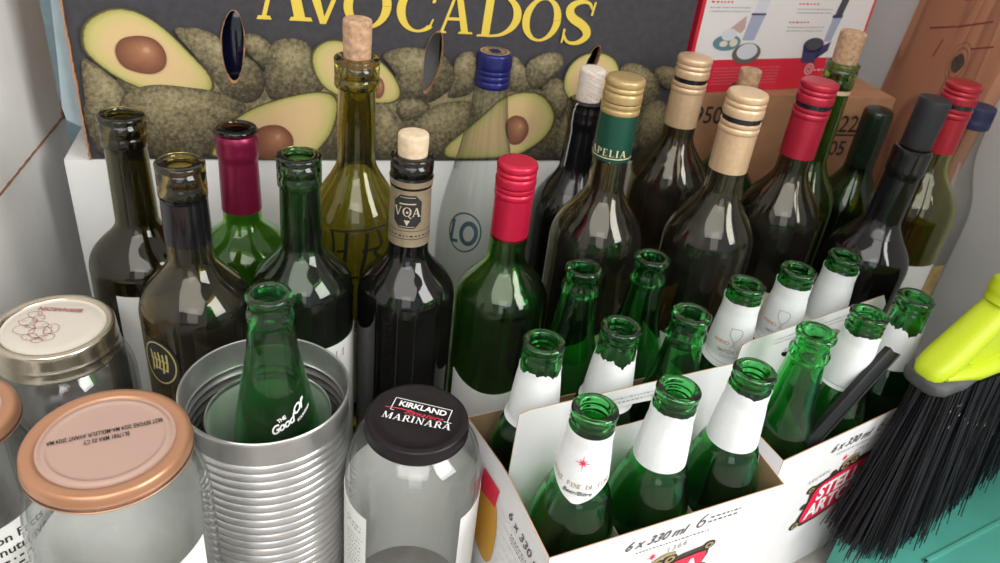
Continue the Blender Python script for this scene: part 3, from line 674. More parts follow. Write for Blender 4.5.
# VQA bottle
t, o, th = bottle('wine_bottle', 'near-black wine bottle with pale cork and gold neck band with octagon badge', (.078, .496), .298, .0368, .183, .224, BLACKG)
cork(t, .287, .0101, .0265, CORKL)
put_label(t, o, th, pi, .232, .2825, mat('dull_gold_foil', (.47, .37, .25), .4, .55, noise_amt=.15, noise_scale=200), 'neck_band', .0004)
oc = lambda a, b: poly([(-a*.55, -b), (a*.55, -b), (a, -b*.6), (a, b*.6), (a*.55, b), (-a*.55, b), (-a, b*.6), (-a, -b*.6)])
put_text(t, o, th-.12, .260, [oc(.0102, .0128)], DKL, 'badge', .0009)
put_text(t, o, th-.12, .260, [shift(serif('VQA', .0068, .02), 0, -.0028), poly([(-.0022, -.0062), (.0022, -.0062), (0, -.0105)]), line([(-.006, .0062), (.006, .0066)], .0009), oval(.0009, .0009), line([(-.0055, -.0113), (.0055, -.0113)], .0004), line([(-.0055, .0113), (.0055, .0113)], .0004)], mat('pale_gold_ink', (.66, .56, .40), .4, .3), 'badge_lettering', .0013)
put_text(t, o, th, .2405, [scribble(-.02, 0, .04, .0022, 3), poly([(-.03, .0042), (.03, .0042), (.03, .0047), (-.03, .0047)]), poly([(-.03, -.0022), (.03, -.0022), (.03, -.0017), (-.03, -.0017)])], BLACKINK, 'band_print', .0009)
# clear bottle, blue cap
clear_o = chaikin([(0, .014), (.02, .010), (.030, 0), (.035, .0), (.037, .004), (.037, .03), (.037, .10), (.037, .165), (.0355, .185), (.031, .21), (.025, .235), (.0195, .262), (.0158, .285), (.0140, .303), (.0135, .312)], 2)
t = thing('clear_glass_bottle', 'clear cone-necked glass bottle with dark blue screw cap before the avocado box', 'bottle', (.158, .609, .0045))
th = math.atan2(-.609, -.156)
mobj('glass_body', *lathe(clear_o+[(.0135, .326), (.0125, .328)], 64), thin_glass('bottle_clear_glass', (.96, .97, .96), (.50, .53, .50)), t, 60)
BLC = mat('blue_cap_metal', (.018, .022, .14), .28, .4)
cp = chaikin([(.0, .3335), (.0128, .3335), (.0142, .3328), (.0146, .331), (.0146, .321), (.0141, .3202), (.0146, .3192), (.0146, .3172), (.0140, .3162), (.0147, .315), (.0147, .3125), (.0142, .3115), (.0150, .310), (.0150, .3065), (.0143, .3055)], 1)
mobj('screw_cap', *lathe(cp, 120, lambda i, a, r, z: (r+(.0002 if i % 2 else -.0002), z) if .322 < z < .3305 else (r, z)), BLC, t, 35)
ct = MB(); tf_ = Matrix.Translation((0, 0, .3337))
ct.add(oval(.0120, .0120, 36), tf_); ct.build('cap_disc', mat('cap_gold_print', (.50, .34, .14), .4, .3), t, 0)
c2 = MB(); tf_ = Matrix.Translation((0, 0, .3339)); c2.add(oval(.0100, .0100, 36, .0088, .0088), tf_); c2.add(oval(.0052, .0062), tf_)
for k in range(12): c2.add(rot2(shift(poly([(-.0004, .0062), (.0004, .0062), (.0004, .0084), (-.0004, .0084)]), 0, 0), k*30), tf_)
c2.build('cap_print', BLC, t, 0)
lab = mat('blue_grey_paint', (.03, .06, .075), .5)
put_text(t, clear_o, th-.42, .184, [shift(oval(.0085, .0115, 30, .0048, .0072), .008), shift(oval(.0155, .0185, 36, .0140, .017), .004), line([(-.008, -.010), (-.007, .010)], .003), line([(-.008, -.010), (-.001, -.009)], .003)], lab, 'painted_emblem', .0006)
# green with bright red cap
t, o, th = bottle('wine_bottle', 'green wine bottle with bright pink-red screw cap, nearest of the screw-capped ones', (.154, .496), .292, .0372, .172, .216, GREEN, finish='screw')
screw_cap(t, .292, REDC, 'pink_red_cap', gap=False, length=.061, R=.0148)
put_label(t, o, th-.02, .95, .035, lambda a, b=th: .106-.012*cos((a-b)*1.5)+.012)
put_text(t, o, th+.40, .089, [scribble(0, 0, .016, .0022, 4), scribble(0, -.006, .014, .0022, 9), poly([(-.002, .006), (.018, .006), (.018, .0064), (-.002, .0064)])], GREYINK, 'small_print')
# dark bottle with white cork, black foil
t, o, th = bottle('wine_bottle', 'dark wine bottle in black foil with a white printed cork', (.248, .620), .296, .0368, .185, .235, BLACKG)
foil(t, o, .215, .2945, BLACKFOIL, 'black_foil')
c = cork(t, .284, .0105, .040, mat('white_printed_cork', (.74, .64, .56), .8, noise_amt=.1, noise_scale=200), .05)
mb = MB()
for k in range(9): mb.add(curl(rot2(scribble(-.008, 0, .018, .0016, k), -22, .006-.002*(k % 2), -.010+.0035*k), [(.0105, -.02), (.0107, .06)], th, .020, .0007))
mb.build('cork_print', mat('cork_print_ink', (.50, .40, .36), .8), c, 0)
put_text(t, o, th-.75, .2655, [line([(0, -.03), (.0015, .0), (.001, .024), (.004, .03)], .0012)], mat('silver_tear', (.6, .62, .62), .4, .3), 'tear_strip', .001)
# green neck label, gold cap
t, o, th = bottle('wine_bottle', 'round-shouldered brown wine bottle with gold cap and lettered dark green neck sleeve', (.2405, .532), .344, .0385, .203, .258, DARK, 1.3, 'screw')
screw_cap(t, .344, (.50, .35, .15), 'brushed_gold_cap', gap=False, length=.022)
put_label(t, o, th, pi,   .2815, .3255, mat('dark_green_sleeve', (.010, .075, .050), .35, .3), 'neck_sleeve', .0007)
put_text(t, o, th, .2815, [poly([(-.045, .0028), (.045, .0028), (.045, .0036), (-.045, .0036)]), shift(serif('CAPELIA', .0056, .14), -.006, .0055), oval(.0004, .0004), shift(oval(.0006, .0006), .024, .008)], mat('sleeve_gold_ink', (.72, .62, .38), .4), 'sleeve_lettering', .0013)
put_label(t, o, th-.2, 1.0, .03, lambda a, b=th: .125+.02*(a-b), mat('cream_label', ()))
# gold caps
t, o, th = bottle('wine_bottle', 'dark wine bottle with long pale gold screw cap standing against the avocado box', (.340, .617), .337, .0372, .215, .268, DARK, 1.3, 'screw')
screw_cap(t, .337, CREAMG, 'pale_gold_cap', length=.062, R=.0153)
put_label(t, o, th, 1.0, .03, .125)
t, o, th = bottle('wine_bottle', 'dark wine bottle with long cream-gold screw cap, nearest of the gold-capped ones', (.3290, .506), .344, .0372, .212, .268, DARK, 1.3, 'screw')
screw_cap(t, .344, CREAMG, 'cream_gold_cap', length=.062, R=.0155)
put_label(t, o, th+.1, 1.1, .03, .140)
# only its cork shows
t, o, th = bottle('wine_bottle', 'dark bottle hidden behind the gold caps with only its brown cork showing', (.420, .652), .300, .0365, .185, .235, DGREEN)
cork(t, .289, .0098, .029)
# red capped
t, o, th = bottle('wine_bottle', 'dark round-shouldered wine bottle with dusty red screw cap before the brown box', (.428, .559), .337, .0380, .204, .260, DARK, 1.3, 'screw')
screw_cap(t, .337, (.52, .018, .05), 'dusty_red_cap', length=.066, R=.0156)
put_label(t, o, th-.15, 1.0, .03, .150, mat('cream_label', ()))
# green with big cork
t, o, th = bottle('wine_bottle', 'slim green bottle with a big tan cork before the red box', (.493, .621), .337, .0365, .185, .245, GREEN, lean=(0, 0))
cork(t, .327, .0112, .038)
put_label(t, o, th, pi, .3095, .3135, mat('tan_rubber_band', (.62, .46, .30), .6), 'tan_band', .0006)
# dark rounded neck
t = thing('wine_bottle', 'dark green bottle with a rounded closed neck before the stencilled numbers', 'bottle', (.577, .650, .0005)); th = math.atan2(-.65, -.577)
o = wine_outer(.262, .0368, .165, .222, 1.2, finish='screw')
mobj('glass_body', *lathe(hollow(o), 48), DGREEN, t, 60)
mobj('neck_sleeve', *lathe(chaikin([(.0146, .215), (.0148, .262), (.0150, .276), (.0140, .281), (.0105, .2835), (0, .284)], 2), 40), mat('dark_green_shrink', (.012, .022, .012), .25, noise_amt=.3, noise_scale=80), t, 50)
# black stopper
t, o, th = bottle('wine_bottle', 'black wine bottle with a tall black rubber stopper', (.483, .504), .303, .0365, .192, .240, BLACKG, 1.25, lean=(0, 2.2))
foil(t, o, .225, .3022, BLACKFOIL, 'black_foil')
STOP = mat('black_rubber', (.012, .013, .017), .5, noise_amt=.2, noise_scale=150)
mobj('stopper', *lathe(chaikin([(0, .296), (.0095, .296), (.0098, .302), (.0118, .3035), (.0122, .306), (.0128, .343), (.0122, .3448), (.009, .3452), (.0, .3452)], 1), 40), STOP, t, 35)
put_label(t, o, th-.05, .95, .03, .140)
put_text(t, o, th+.12, .128, [poly([(0, .004), (.002, -.001), (.008, .001), (.003, -.004), (.004, -.010), (-.002, -.005), (-.008, -.008), (-.004, -.002), (-.008, .002), (-.002, .001)])], mat('slate_ink', (.10, .11, .14), .6), 'printed_star')
# right red cap
t, o, th = bottle('wine_bottle', 'light olive wine bottle with dusty red screw cap and white label beside the grey wall', (.571, .556), .341, .0385, .212, .268, LOLIVE, 1.3, 'screw')
screw_cap(t, .341, (.46, .018, .035), 'dull_red_cap', length=.063, R=.0152)
put_label(t, o, th, 1.25, .03, .176)
orn = [line([(-.008+.002*k, .004), (-.007+.0022*k, -.001), (-.008+.002*k, -.006)], .0007) for k in range(8)]+[line([(-.008, .005), (-.002, .008), (.004, .005), (.009, .0065)], .0006), line([(-.004, -.004), (.002, -.006), (.008, -.004)], .0006)]
put_text(t, o, th-.05, .152, orn, mat('brown_ornament_ink', (.42, .27, .22), .6), 'printed_ornament')
put_text(t, o, th-.05, .1385, [scribble(-.012, 0, .026, .0014, 3)], GREYINK, 'small_print')
put_text(t, o, th-.35, .112, [serif('EL', .011, .12)], mat('brown_ornament_ink', ()), 'lettering')
# clear with navy cap at the wall
t = thing('clear_glass_bottle', 'clear bottle with dull navy cap touching the grey wall', 'bottle', (.6425, .597, .0105)); th = math.atan2(-.597, -.6425)
cl2 = chaikin([(0, .012), (.018, .008), (.026, 0), (.030, .0), (.0325, .004), (.0325, .03), (.0325, .165), (.0322, .185), (.029, .205), (.021, .225), (.0155, .243), (.0135, .26), (.0132, .275)], 2)
mobj('glass_body', *lathe(cl2+[(.0132, .292), (.0125, .293)], 56), thin_glass('bottle_clear_glass'), t, 60)
mobj('screw_cap', *lathe(chaikin([(0, .2975), (.0135, .2975), (.0148, .2968), (.0150, .295), (.0150, .2835), (.0153, .2828), (.0153, .2765), (.0146, .276)], 1), 100, lambda i, a, r, z: (r+(.0002 if i % 2 else -.0002), z) if .285 < z < .2945 else (r, z)), mat('navy_cap_plastic', (.02, .027, .085), .5, noise_amt=.3, noise_scale=200), t, 35)
put_label(t, cl2, th, 1.2, .05, .135, mat('amber_label', (.55, .36, .14), .6, noise_amt=.5, noise_scale=60), off=.0004)

# ------------------------------------------------------------------ beer bottles
def beer_outer(H=.228, R=.0270, threads=True):
    o = [(0, .010), (R*.5, .008), (R*.75, .0008), (R*.86, 0), (R*.95, .001), (R, .005), (R, .012), (R, .04), (R, .08), (R, .118)]
    n = 16
    if threads:                                           # round shouldered bottle under a straight neck
        for k in range(n+1):
            t_ = k/n; o.append((.0163+(R-.0163)*(.62*math.sqrt(max(0, 1-t_**2))+.38*(1+cos(pi*t_))/2), .128+.042*t_))
        o += [(.0156, .180), (.0147, .190), (.0137, .200), (.0129, .2055)]
    else:                                                 # slim sloping one
        for k in range(n+1):
            t_ = k/n; o.append((.0152+(R-.0152)*(1+cos(pi*t_**.95))/2, .128+.058*t_))
        o += [(.0141, .193), (.0134, .199), (.0128, .2055)]
    if threads:
        o += [(.0129, .2085), (.0129, .2100), (.0129, .2120), (.0129, .2140), (.0127, .2148), (.0126, .2152), (.0133, .2158), (.0131, .2168), (.0123, .2178), (.0123, .2190), (.0131, .2198), (.0131, .2208), (.0123, .2218), (.0123, .2235), (.0131, .2242), (.0135, .2256), (.0134, .2270), (.0124, .2279), (.0110, .2281)]
    else:
        o += [(.0126, .2070), (.0139, .2082), (.0141, .2100), (.0138, .2135), (.0127, .2150), (.0124, .2180), (.0124, .2222), (.0132, .2234), (.0137, .2250), (.0136, .2268), (.0126, .2279), (.0110, .2281)]
    k = H/.228
    return [(r, z*k) for r, z in o]
def hollow_beer(o):
    top = o[-1][1]; b = [(r, z) for r, z in o if .012 <= z < top-.012]
    return o+[(.0095, top), (.0087, top-.0012), (.0085, top-.004), (.0086, top-.02)]+[(max(r-.0028, .0086), z) for r, z in b[::-1] if z < top-.022]+[(o[6][0]-.005, .006), (.014, .0115), (0, .0135)]
NECKP = mat('white_neck_paper', (.79, .80, .81), .55, noise_amt=.03, noise_scale=300, bump=.05)
STAR = mat('red_star_ink', (.78, .02, .08), .45); TAN = mat('tan_ink', (.36, .26, .13), .5); ROSE = mat('rose_ink', (.70, .32, .27), .5)
def star(r, ri, n=8, dx=0, dy=0):
    p = [(dx, dy, 0)]+[(dx+(r*(1.2 if k % 4 == 0 else .75) if k % 2 == 0 else ri)*sin(pi*k/n), dy+(r*(1.2 if k % 4 == 0 else .75) if k % 2 == 0 else ri)*cos(pi*k/n), 0) for k in range(2*n)]
    return p, [(0, 1+(k+1) % (2*n), 1+k) for k in range(2*n)]
def beer(label, loc, threads=True, paper=None, torn=0, seed=0, lean=(0, 0), group=None, seam=None, z=.004, H=.228, th_off=0):
    t = thing('beer_bottle', label, 'bottle', (loc[0], loc[1], z), (math.radians(lean[0]), math.radians(lean[1]), 0), group)
    o = beer_outer(H, .0270, threads)
    mobj('glass_body', *lathe(hollow_beer(o), 56), BEERG, t, 60)
    th = math.atan2(-loc[1], -loc[0])+th_off
    if paper:
        lo, hi, dip = paper; r = random.Random(seed); ph = [r.uniform(0, 6.28) for _ in range(6)]
        def top(a):
            j = torn*(.45*sin(3*a+ph[0])+.3*sin(7*a+ph[1])+.18*sin(17*a+ph[2])+.12*sin(31*a+ph[3])+.08*sin(53*a+ph[4])); return hi+j
        bot = lambda a: lo-dip*max(0, cos(a-th))**2.5
        mobj('neck_label', *wrap(o, th-pi, th+pi, bot, top, .0004, 140, 26), NECKP, t, 40)
        if seam is not None: mobj('label_overlap', *wrap(o, th+seam-.8, th+seam, lo+.0006, hi-.0004, .0009, 16, 8, .0003), NECKP, t, 40)
    return t, o, th
def stella_print(t, o, th):
    put_text(t, o, th, .1985, [star(.0046, .0011)], STAR, 'red_star', .0010)
    mb = MB()
    for k, ch in enumerate('BIERE FINE DE LUXE'):
        if ch == 'U': vf = text('U', .0045, .004)
        elif ch in 'BFXU': vf = text(ch, .0045, .008)
        elif ch == ' ': continue
        else: vf = serif(ch, .0032, 0)
        a = (k-8.5)*.0024; mb.add(curl(shift(vf, a, -.0035*cos(a*60)+.0), o, th, .1835, .0010))
    mb.build('label_lettering', TAN, t, 0)
    put_text(t, o, th, .1752, [text('Beer/Bière', .0042, .012, .3)], BLACKINK, 'small_lettering', .0010)
def goblet_print(t, o, th):
    g = [line([(-.0042, .0095), (-.0046, .004), (-.0022, .0002), (0, -.0018), (.0022, .0002), (.0046, .004), (.0042, .0095), (-.0042, .0095)], .0004), line([(-.0006, -.0018), (-.0004, -.0052), (-.002, -.0066)], .0004), line([(.0006, -.0018), (.0004, -.0052), (.002, -.0066)], .0004)]
    put_text(t, o, th, .1870, g, GREYINK, 'goblet_outline', .0010)
    put_text(t, o, th, .1830, [shift(text('ANNO', .0040, .02), -.0095, -.0006), shift(text('1366', .0040, .02), .0095, -.0006)], ROSE, 'red_lettering', .0010)
    put_text(t, o, th, .1755, [text('IMPORTED', .0040, .01, spacing=1.25), shift(scribble(-.008, 0, .016, .0012, 4), 0, -.0036), line([(-.022, -.0055), (-.011, -.0072), (0, -.0085), (.011, -.0072), (.022, -.0055)], .0003)], GREYINK, 'small_lettering', .0010)
def at(c, a, u, v): a = math.radians(a); return (c[0]+u*cos(a)-v*sin(a), c[1]+u*sin(a)+v*cos(a))
C1, A1 = (.2050, .3440), 11.
C2, A2 = (.3775, .4052), 18.
FR, BK = -.0320, .0320
# carton one
t, o, th = beer('open green beer bottle with red star on its white neck label, near carton', at(C1, A1, -.0555, FR), True, (.1800, .2150, .011)); stella_print(t, o, th)
beer('open green beer bottle with plain overlapping white neck label, middle of the near carton front', at(C1, A1, .0015, FR), True, (.1740, .2150, .0), .0012, 3, seam=-.1)
beer('open green beer bottle with plain white neck label, front row end of the near carton', at(C1, A1, .0590, FR), True, (.1730, .2150, .0), .0016, 5)
beer('open green beer bottle with striped torn neck label behind the red star bottle', at(C1, A1, -.0550, BK), True, (.168, .2090, .0), .0030, 8)
beer('open green beer bottle with ragged faded neck label, middle back of the near carton', at(C1, A1, .0015, BK), True, (.168, .2060, .0), .0040, 11)
beer('open bare green beer bottle with no label at the near carton back corner', at(C1, A1, .0578, BK), False)
# carton two
beer('open bare green beer bottle with no label, front of the far carton', at(C2, A2, -.0555, FR), False)
t, o, th = beer('open green beer bottle with white neck label and thin grey line, far carton front middle', at(C2, A2, .0015, FR), True, (.1690, .2140, .0), .0014, 14)
put_text(t, o, th, .1720, [poly([(-.03, 0), (.03, 0), (.03, .0004), (-.03, .0004)])], GREYINK, 'label_line', .0010)
beer('open green beer bottle with half torn neck label under the yellow broom', at(C2, A2, .0575, FR), True, (.170, .2030, .0), .0040, 17)
for u_, lab_, so in [(-.0550, 'open beer bottle with goblet drawing on its neck label beside the bare bottle', 0.25), (.0015, 'open beer bottle with goblet drawing on its neck label, middle back of the far carton', .1)]:
    t, o, th = beer(lab_, at(C2, A2, u_, BK), True, (.166, .2160, .003), .0006, 21, th_off=so); goblet_print(t, o, th)
beer('open beer bottle with blank white neck label at the far carton back end', at(C2, A2, .0580, BK), True, (.166, .2160, .003), .0008, 25)
# behind the cartons
beer('open bare dark green beer bottle behind the torn label bottle, outside the carton', (.2015, .4540), False, z=.0005)
beer('open bare dark green beer bottle on the floor between two cartons and gold capped wine', (.2610, .4660), False, z=.0005)

# ------------------------------------------------------------------ cartons
OUTW = mat('coated_white_carton', (.79, .78, .79), .4, noise_amt=.03, noise_scale=60)
INB = mat('carton_inside', (.36, .24, .13), .85, noise_amt=.15, noise_scale=60)
RIM = mat('carton_cut_edge', (.50, .28, .16), .9)
LOGOR = mat('logo_red', (.74, .02, .07), .4); LOGOD = mat('logo_dark_border', (.045, .035, .02), .45); LOGOG = mat('logo_gold', (.40, .31, .15), .4, .2)
def beer_carton(c, a, label, logo_x):
    t = thing('beer_carton', label, 'box', (c[0], c[1], 0), (0, 0, math.radians(a)))
    L, W, H, T = .0872, .0610, .152, .0007
    X = Vector((1, 0, 0)); Y = Vector((0, 1, 0)); Z = Vector((0, 0, 1))
    fr = frame(-Y*W, X, Z)                                # outside face looks to -y
    sheet([[(-L, .0006), (L, .0006), (L, H), (-L, H)]], T, fr, OUTW, INB, RIM, 'front_panel', t)
    sheet([[(-L, .0006), (L, .0006), (L, H), (-L, H)]], T, frame(Y*W, -X, Z), OUTW, INB, RIM, 'back_panel', t)
    for s, nm in ((-1, 'side_panel'), (1, 'side_panel')):
        sheet([[(-W, .0006), (W, .0006), (W, H), (.006, H+.008), (-.006, H+.008), (-W, H)]], T, frame(X*L*s, Y*s, Z), OUTW, INB, RIM, nm, t)
    mobj('bottom', *box(-L+.001, -W+.001, .0003, L-.001, W-.001, .0013), INB, t, 0)
    hole = [( -.03+.06*k/8, .186) for k in range(9)]; hole = [(.034*cos(q)*1., .184+.009*sin(q)) for q in [2*pi*k/24 for k in range(24)]]
    sheet([[(-L+.002, .002), (L-.002, .002), (L-.002, .198), (L-.010, .208), (-L+.010, .208), (-L+.003, .206), (-L+.002, .150)], hole], T, frame(Y*.0005, X, Z), OUTW, OUTW, RIM, 'handle_divider', t)
    for s in (-1, 1):
        for x in (-.0270, .0302):
            sheet([[(.002, .002), (W-.002, .002), (W-.002, .128), (W*.6, .132), (.002, .158)]], .0004, frame(X*x, Y*s, Z), OUTW, OUTW, RIM, 'cell_divider', t)
    dv = frame(-Y*.0004, X, Z)
    mb = MB(); mb.add(scribble(-.050, .2010, .085, .0018, 31, 2, 1.9), frame(-Y*.0011, X, Z)); mb.build('divider_print', GREYINK, t, 0)
    f2 = frame(-Y*(W+.0008), X, Z); mb = MB()
    mb.add(italic(text('6 x 330 ml', .0105, .015, .2, 'LEFT')), f2 @ Matrix.Translation((logo_x-.022, H-.017, 0)))
    mb.add(text('6', .017, -.012, .3, 'LEFT'), f2 @ Matrix.Translation((logo_x+.030, H-.0165, 0)))
    mb.add(italic(scribble(0, 0, .024, .0026, 6, 2, 1.5)), f2 @ Matrix.Translation((logo_x+.042, H-.0105, 0)))
    mb.add(italic(scribble(0, 0, .056, .0018, 16, 1)), f2 @ Matrix.Translation((logo_x-.012, H-.0225, 0)))
    mb.build('front_print', mat('dark_print', (.09, .085, .09), .5), t, 0)
    # the red cartouche
    LM = f2 @ Matrix.Translation((logo_x+.012, H-.068, 0)) @ Matrix.Rotation(math.radians(8), 4, 'Z')
    red = [(-.040, -.016), (-.030, -.021), (.024, -.021), (.034, -.015), (.030, -.002), (.042, .019), (.030, .022), (-.020, .022), (-.031, .017), (-.034, .004)]
    rim = chaikin([(x*1.10+(.0028*sin(k*2.3)), y*1.16+.0026*cos(k*3.1)) for k, (x, y) in enumerate(red)], 1, True)
    scr = [oval(.0036, .003)]
    b = MB(); b.add(poly(rim), LM)
    for x, y, r in [(.041, .024, .0052), (.034, -.019, .005), (-.035, .020, .005), (-.042, -.018, .0058), (.0, .026, .0065), (.010, .027, .006), (-.012, .025, .004), (-.038, .002, .004), (.037, .003, .0045)]: b.add(shift(oval(r, r*.8, 18), x, y), LM)
    b.build('logo_border', LOGOD, t, 0)
    up = Matrix.Translation((0, 0, .0003))
    for x, y, r in [(.041, .024, .0034), (.034, -.019, .0032), (-.035, .020, .0032), (-.042, -.018, .0038), (.0, .026, .0044), (.010, .027, .004)]: MB().add(shift(oval(r, r*.8, 18, r*.5, r*.4), x, y), LM @ up).build('logo_scroll', LOGOG, t, 0)
    MB().add(line([(-.004, .030), (.004, .034), (.014, .032)], .003), LM @ up).build('logo_horn', LOGOG, t, 0)
    b = MB(); b.add(poly(chaikin(red, 1, True)), LM @ Matrix.Translation((0, 0, .0005))); b.add(shift(star(.0042, .0012), -.004, .0375), LM); b.build('logo_field', LOGOR, t, 0)
    b = MB(); q = LM @ Matrix.Translation((0, 0, .0008))
    b.add(italic(text('STELLA', .0215, .035, .0), .12), q @ Matrix.Translation((.003, .0025, 0)) @ Matrix.Diagonal((.86, 1, 1, 1)))
    b.add(italic(text('ARTOIS', .0215, .035, .0), .12), q @ Matrix.Translation((-.003, -.0155, 0)) @ Matrix.Diagonal((.84, 1, 1, 1)))
    b.build('logo_lettering', WHITEINK, t, 0)
    b = MB(); b.add(text('1366', .0065, .005, .2, spacing=1.3), LM @ Matrix.Translation((.014, .0355, 0))); b.build('logo_year', GREYINK, t, 0); b = MB(); b.add(text('LEUVEN', .0055, .005, .0, spacing=1.2), LM @ Matrix.Translation((-.030, .030, 0))); b.build('logo_place_name', GREYINK, t, 0)
    # left end: amber glass picture and volume
    f3 = frame(-X*(L+.0008), -Y, Z); b = MB()
    g = [(-.030, .066), (-.010, .062), (-.001, .074), (.001, .108), (-.006, .130), (-.026, .130), (-.032, .108), (-.032, .078)]
    b.add(poly(chaikin(g, 2, True)), f3); b.build('printed_glass', mat('printed_amber', (.62, .33, .04), .4), t, 0)
    b = MB(); b.add(poly([(-.030, .116), (-.006, .122), (-.003, .140), (-.027, .138)]), f3 @ Matrix.Translation((0, 0, .0002))); b.build('printed_glass_top', LOGOR, t, 0)
    b = MB(); b.add(text('6 x 330 ml', .0105, .015, .2), f3 @ Matrix.Translation((.034, .131, 0)) @ Matrix.Rotation(math.radians(-6), 4, 'Z')); b.add(scribble(.018, .123, .034, .0018, 5, 3), f3); b.build('end_print', mat('dark_print', ()), t, 0)
    b = MB()
    for k in range(13):
        z = .02+.009*k; b.add(scribble(-.062 if z > .12 or z < .05 else .0, z, .118 if z > .12 or z < .05 else .058, .0030, 60+k), f3)
    b.build('pale_pattern', mat('pale_grey_ink', (.74, .73, .74), .5), t, 0)
    return t
beer_carton(C1, A1, 'near white six-pack carton holding the red star beer bottle', -.012)
beer_carton(C2, A2, 'far white six-pack carton with red logo half behind the broom bristles', -.008)
# black plastic stick in the far carton
bs = thing('black_plastic_stick', 'black flat plastic stick leaning between the bottles in the far carton', 'stick', (.3480, .3390, .152))
p0, p1 = Vector((0, 0, 0)), Vector((.060, .024, .0535)); d = (p1-p0).normalized(); sx = d.cross(Vector((0, -1, .3))).normalized(); sy = sx.cross(d)
Mx = Matrix((sx, sy, d)).transposed().to_4x4()
mobj('shaft', [Mx @ Vector(p) for p in box(-.0048, -.003, -.008, .0048, .003, .085, .0008)[0]], box(-.0048, -.003, -.008, .0048, .003, .085, .0008)[1], mat('black_plastic', (.008, .008, .009), .4, spec=.3), bs, 35)
mobj('edge_ridge', [Mx @ Vector(p) for p in box(.0040, -.0042, -.008, .0056, .0038, .087, .0005)[0]], box(.0040, -.0042, -.008, .0056, .0038, .087, .0005)[1], mat('black_plastic', ()), bs, 35)

# ------------------------------------------------------------------ jars and can
TIN = mat('tin_plate', (.62, .61, .60), .28, .85, noise_amt=.18, noise_scale=40)
t = thing('tin_can', 'large ribbed open tin can holding a green bottle', 'can', (-.0232, .390, .0005))
pf = [(.046, .001), (.0505, 0), (.0515, .002), (.0510, .005), (.0505, .007)]
z = .012
while z < .166: pf += [(.0500, z), (.0508, z+.0012), (.0511, z+.0026), (.0510, z+.0040), (.0502, z+.0054), (.0497, z+.0060)]; z += .0066
pf += [(.0506, z+.001), (.0507, .1845), (.0512, .1855), (.0516, .1872), (.0513, .1886), (.0506, .189), (.0499, .1885), (.0497, .185)]
inn = [(r-.0012, zz) for r, zz in pf[4:-7]][::-1]+[(.049, .004), (0, .0035)]
mobj('ribbed_wall', *lathe([(0, .001)]+pf+inn, 96), TIN, t, 50)
t2 = thing('small_tin_can', 'smaller pale-lined open tin nested inside the big ribbed can', 'can', (-.0222, .3905, .026))
ENAM = mat('pale_green_lining', (.55, .66, .55), .35)
mobj('wall', *lathe([(0, .0005), (.0365, 0), (.0385, .002), (.0385, .138), (.0391, .1395), (.0391, .1415), (.0384, .1424), (.0378, .1415), (.0376, .139)], 72), TIN, t2, 50)
mobj('lining', *lathe([(.0375, .139), (.0375, .003), (0, .0025)], 72), ENAM, t2, 50)
# green soda bottle in the cans
so = [(r*(1.0 if zz > .19 else 1.04), zz*1.04) for r, zz in beer_outer(.228, .029, False)]
so = [(r_*.97, z_*.941) for r_, z_ in [(0, .010), (.015, .008), (.022, .0008), (.026, 0), (.0285, .001), (.030, .005), (.030, .012), (.030, .05), (.030, .09), (.0298, .105), (.0290, .12), (.0272, .137), (.0246, .155), (.0212, .173), (.0180, .19), (.0156, .205), (.0140, .218), (.0130, .226), (.0139, .2275), (.0142, .2295), (.0139, .233), (.0128, .2345), (.0125, .2375), (.0125, .2402), (.0133, .2413), (.0138, .243), (.0136, .2448), (.0126, .2459), (.0110, .2461)]]
t = thing('soda_bottle', 'open green soda bottle with white script lettering standing in the tin can', 'bottle', (-.0175, .3860, .0295)); th = math.atan2(-.389, .0175)
mobj('glass_body', *lathe(hollow_beer(so), 56), glass('soda_green_glass', (.05, .50, .12), .02), t, 60)
lt = []
for s_, sz, dx, dy, sh in [('THE', .0042, -.003, .0068, .2), ('Good', .0092, -.006, 0, .55), ('Ol’', .0098, .0110, .0038, .55), ('FOUNTAIN', .0032, .0130, -.0032, .2)]:
    lt.append(rot2(shift(text(s_, sz*.8, .03, sh, spacing=.9), dx*.8, dy*.8), 26))
put_text(t, so, th+.34, .150, lt, WHITEINK, 'white_lettering', .0006)
def jar(name, label, loc, prof, cat='jar'):
    t = thing(name, label, cat, (loc[0], loc[1], .0005))
    mobj('glass_body', *lathe(prof, 80), CLEAR, t, 60)
    return t
def wall2(o, t=.0026): return o+[(max(r-t, 0), max(z, .006)) for r, z in o[::-1] if z > .004]+[(0, .006)]
# mason jar
mo = chaikin([(0, .006), (.025, .004), (.034, 0), (.041, .0), (.0455, .004), (.0455, .02), (.0455, .135), (.0450, .148), (.042, .158), (.0372, .1645), (.0352, .168), (.0352, .185), (.035, .186)], 2)
t = jar('mason_jar', 'mason jar with silver screw band and red fruit drawing on its lid', (-.1582, .4675), wall2(mo))
BAND = mat('tinned_band', (.62, .55, .44), .22, .95)
mobj('screw_band', *lathe(chaikin([(r_*.955, z_+.005) for r_, z_ in [(.0388, .1625), (.0400, .1625), (.0402, .164), (.0393, .1655), (.0393, .1695), (.0398, .1705), (.0390, .1715), (.0390, .1790), (.0385, .1822), (.0370, .1832), (.0345, .1830), (.0330, .1822), (.0326, .1815)]], 1), 90), BAND, t, 40)
mobj('lid_disc', *lathe(chaikin([(.0330, .1865), (.0310, .1868), (.0298, .1858), (.0287, .1862), (.0, .1864)], 1), 64), mat('lid_enamel', (.66, .60, .52), .35), t, 50)
MAR = mat('maroon_print', (.30, .02, .06), .5); b = MB()
LM = Matrix.Translation((0, 0, .1870)) @ Matrix.Rotation(math.radians(170), 4, 'Z') @ Matrix.Scale(.95, 4)
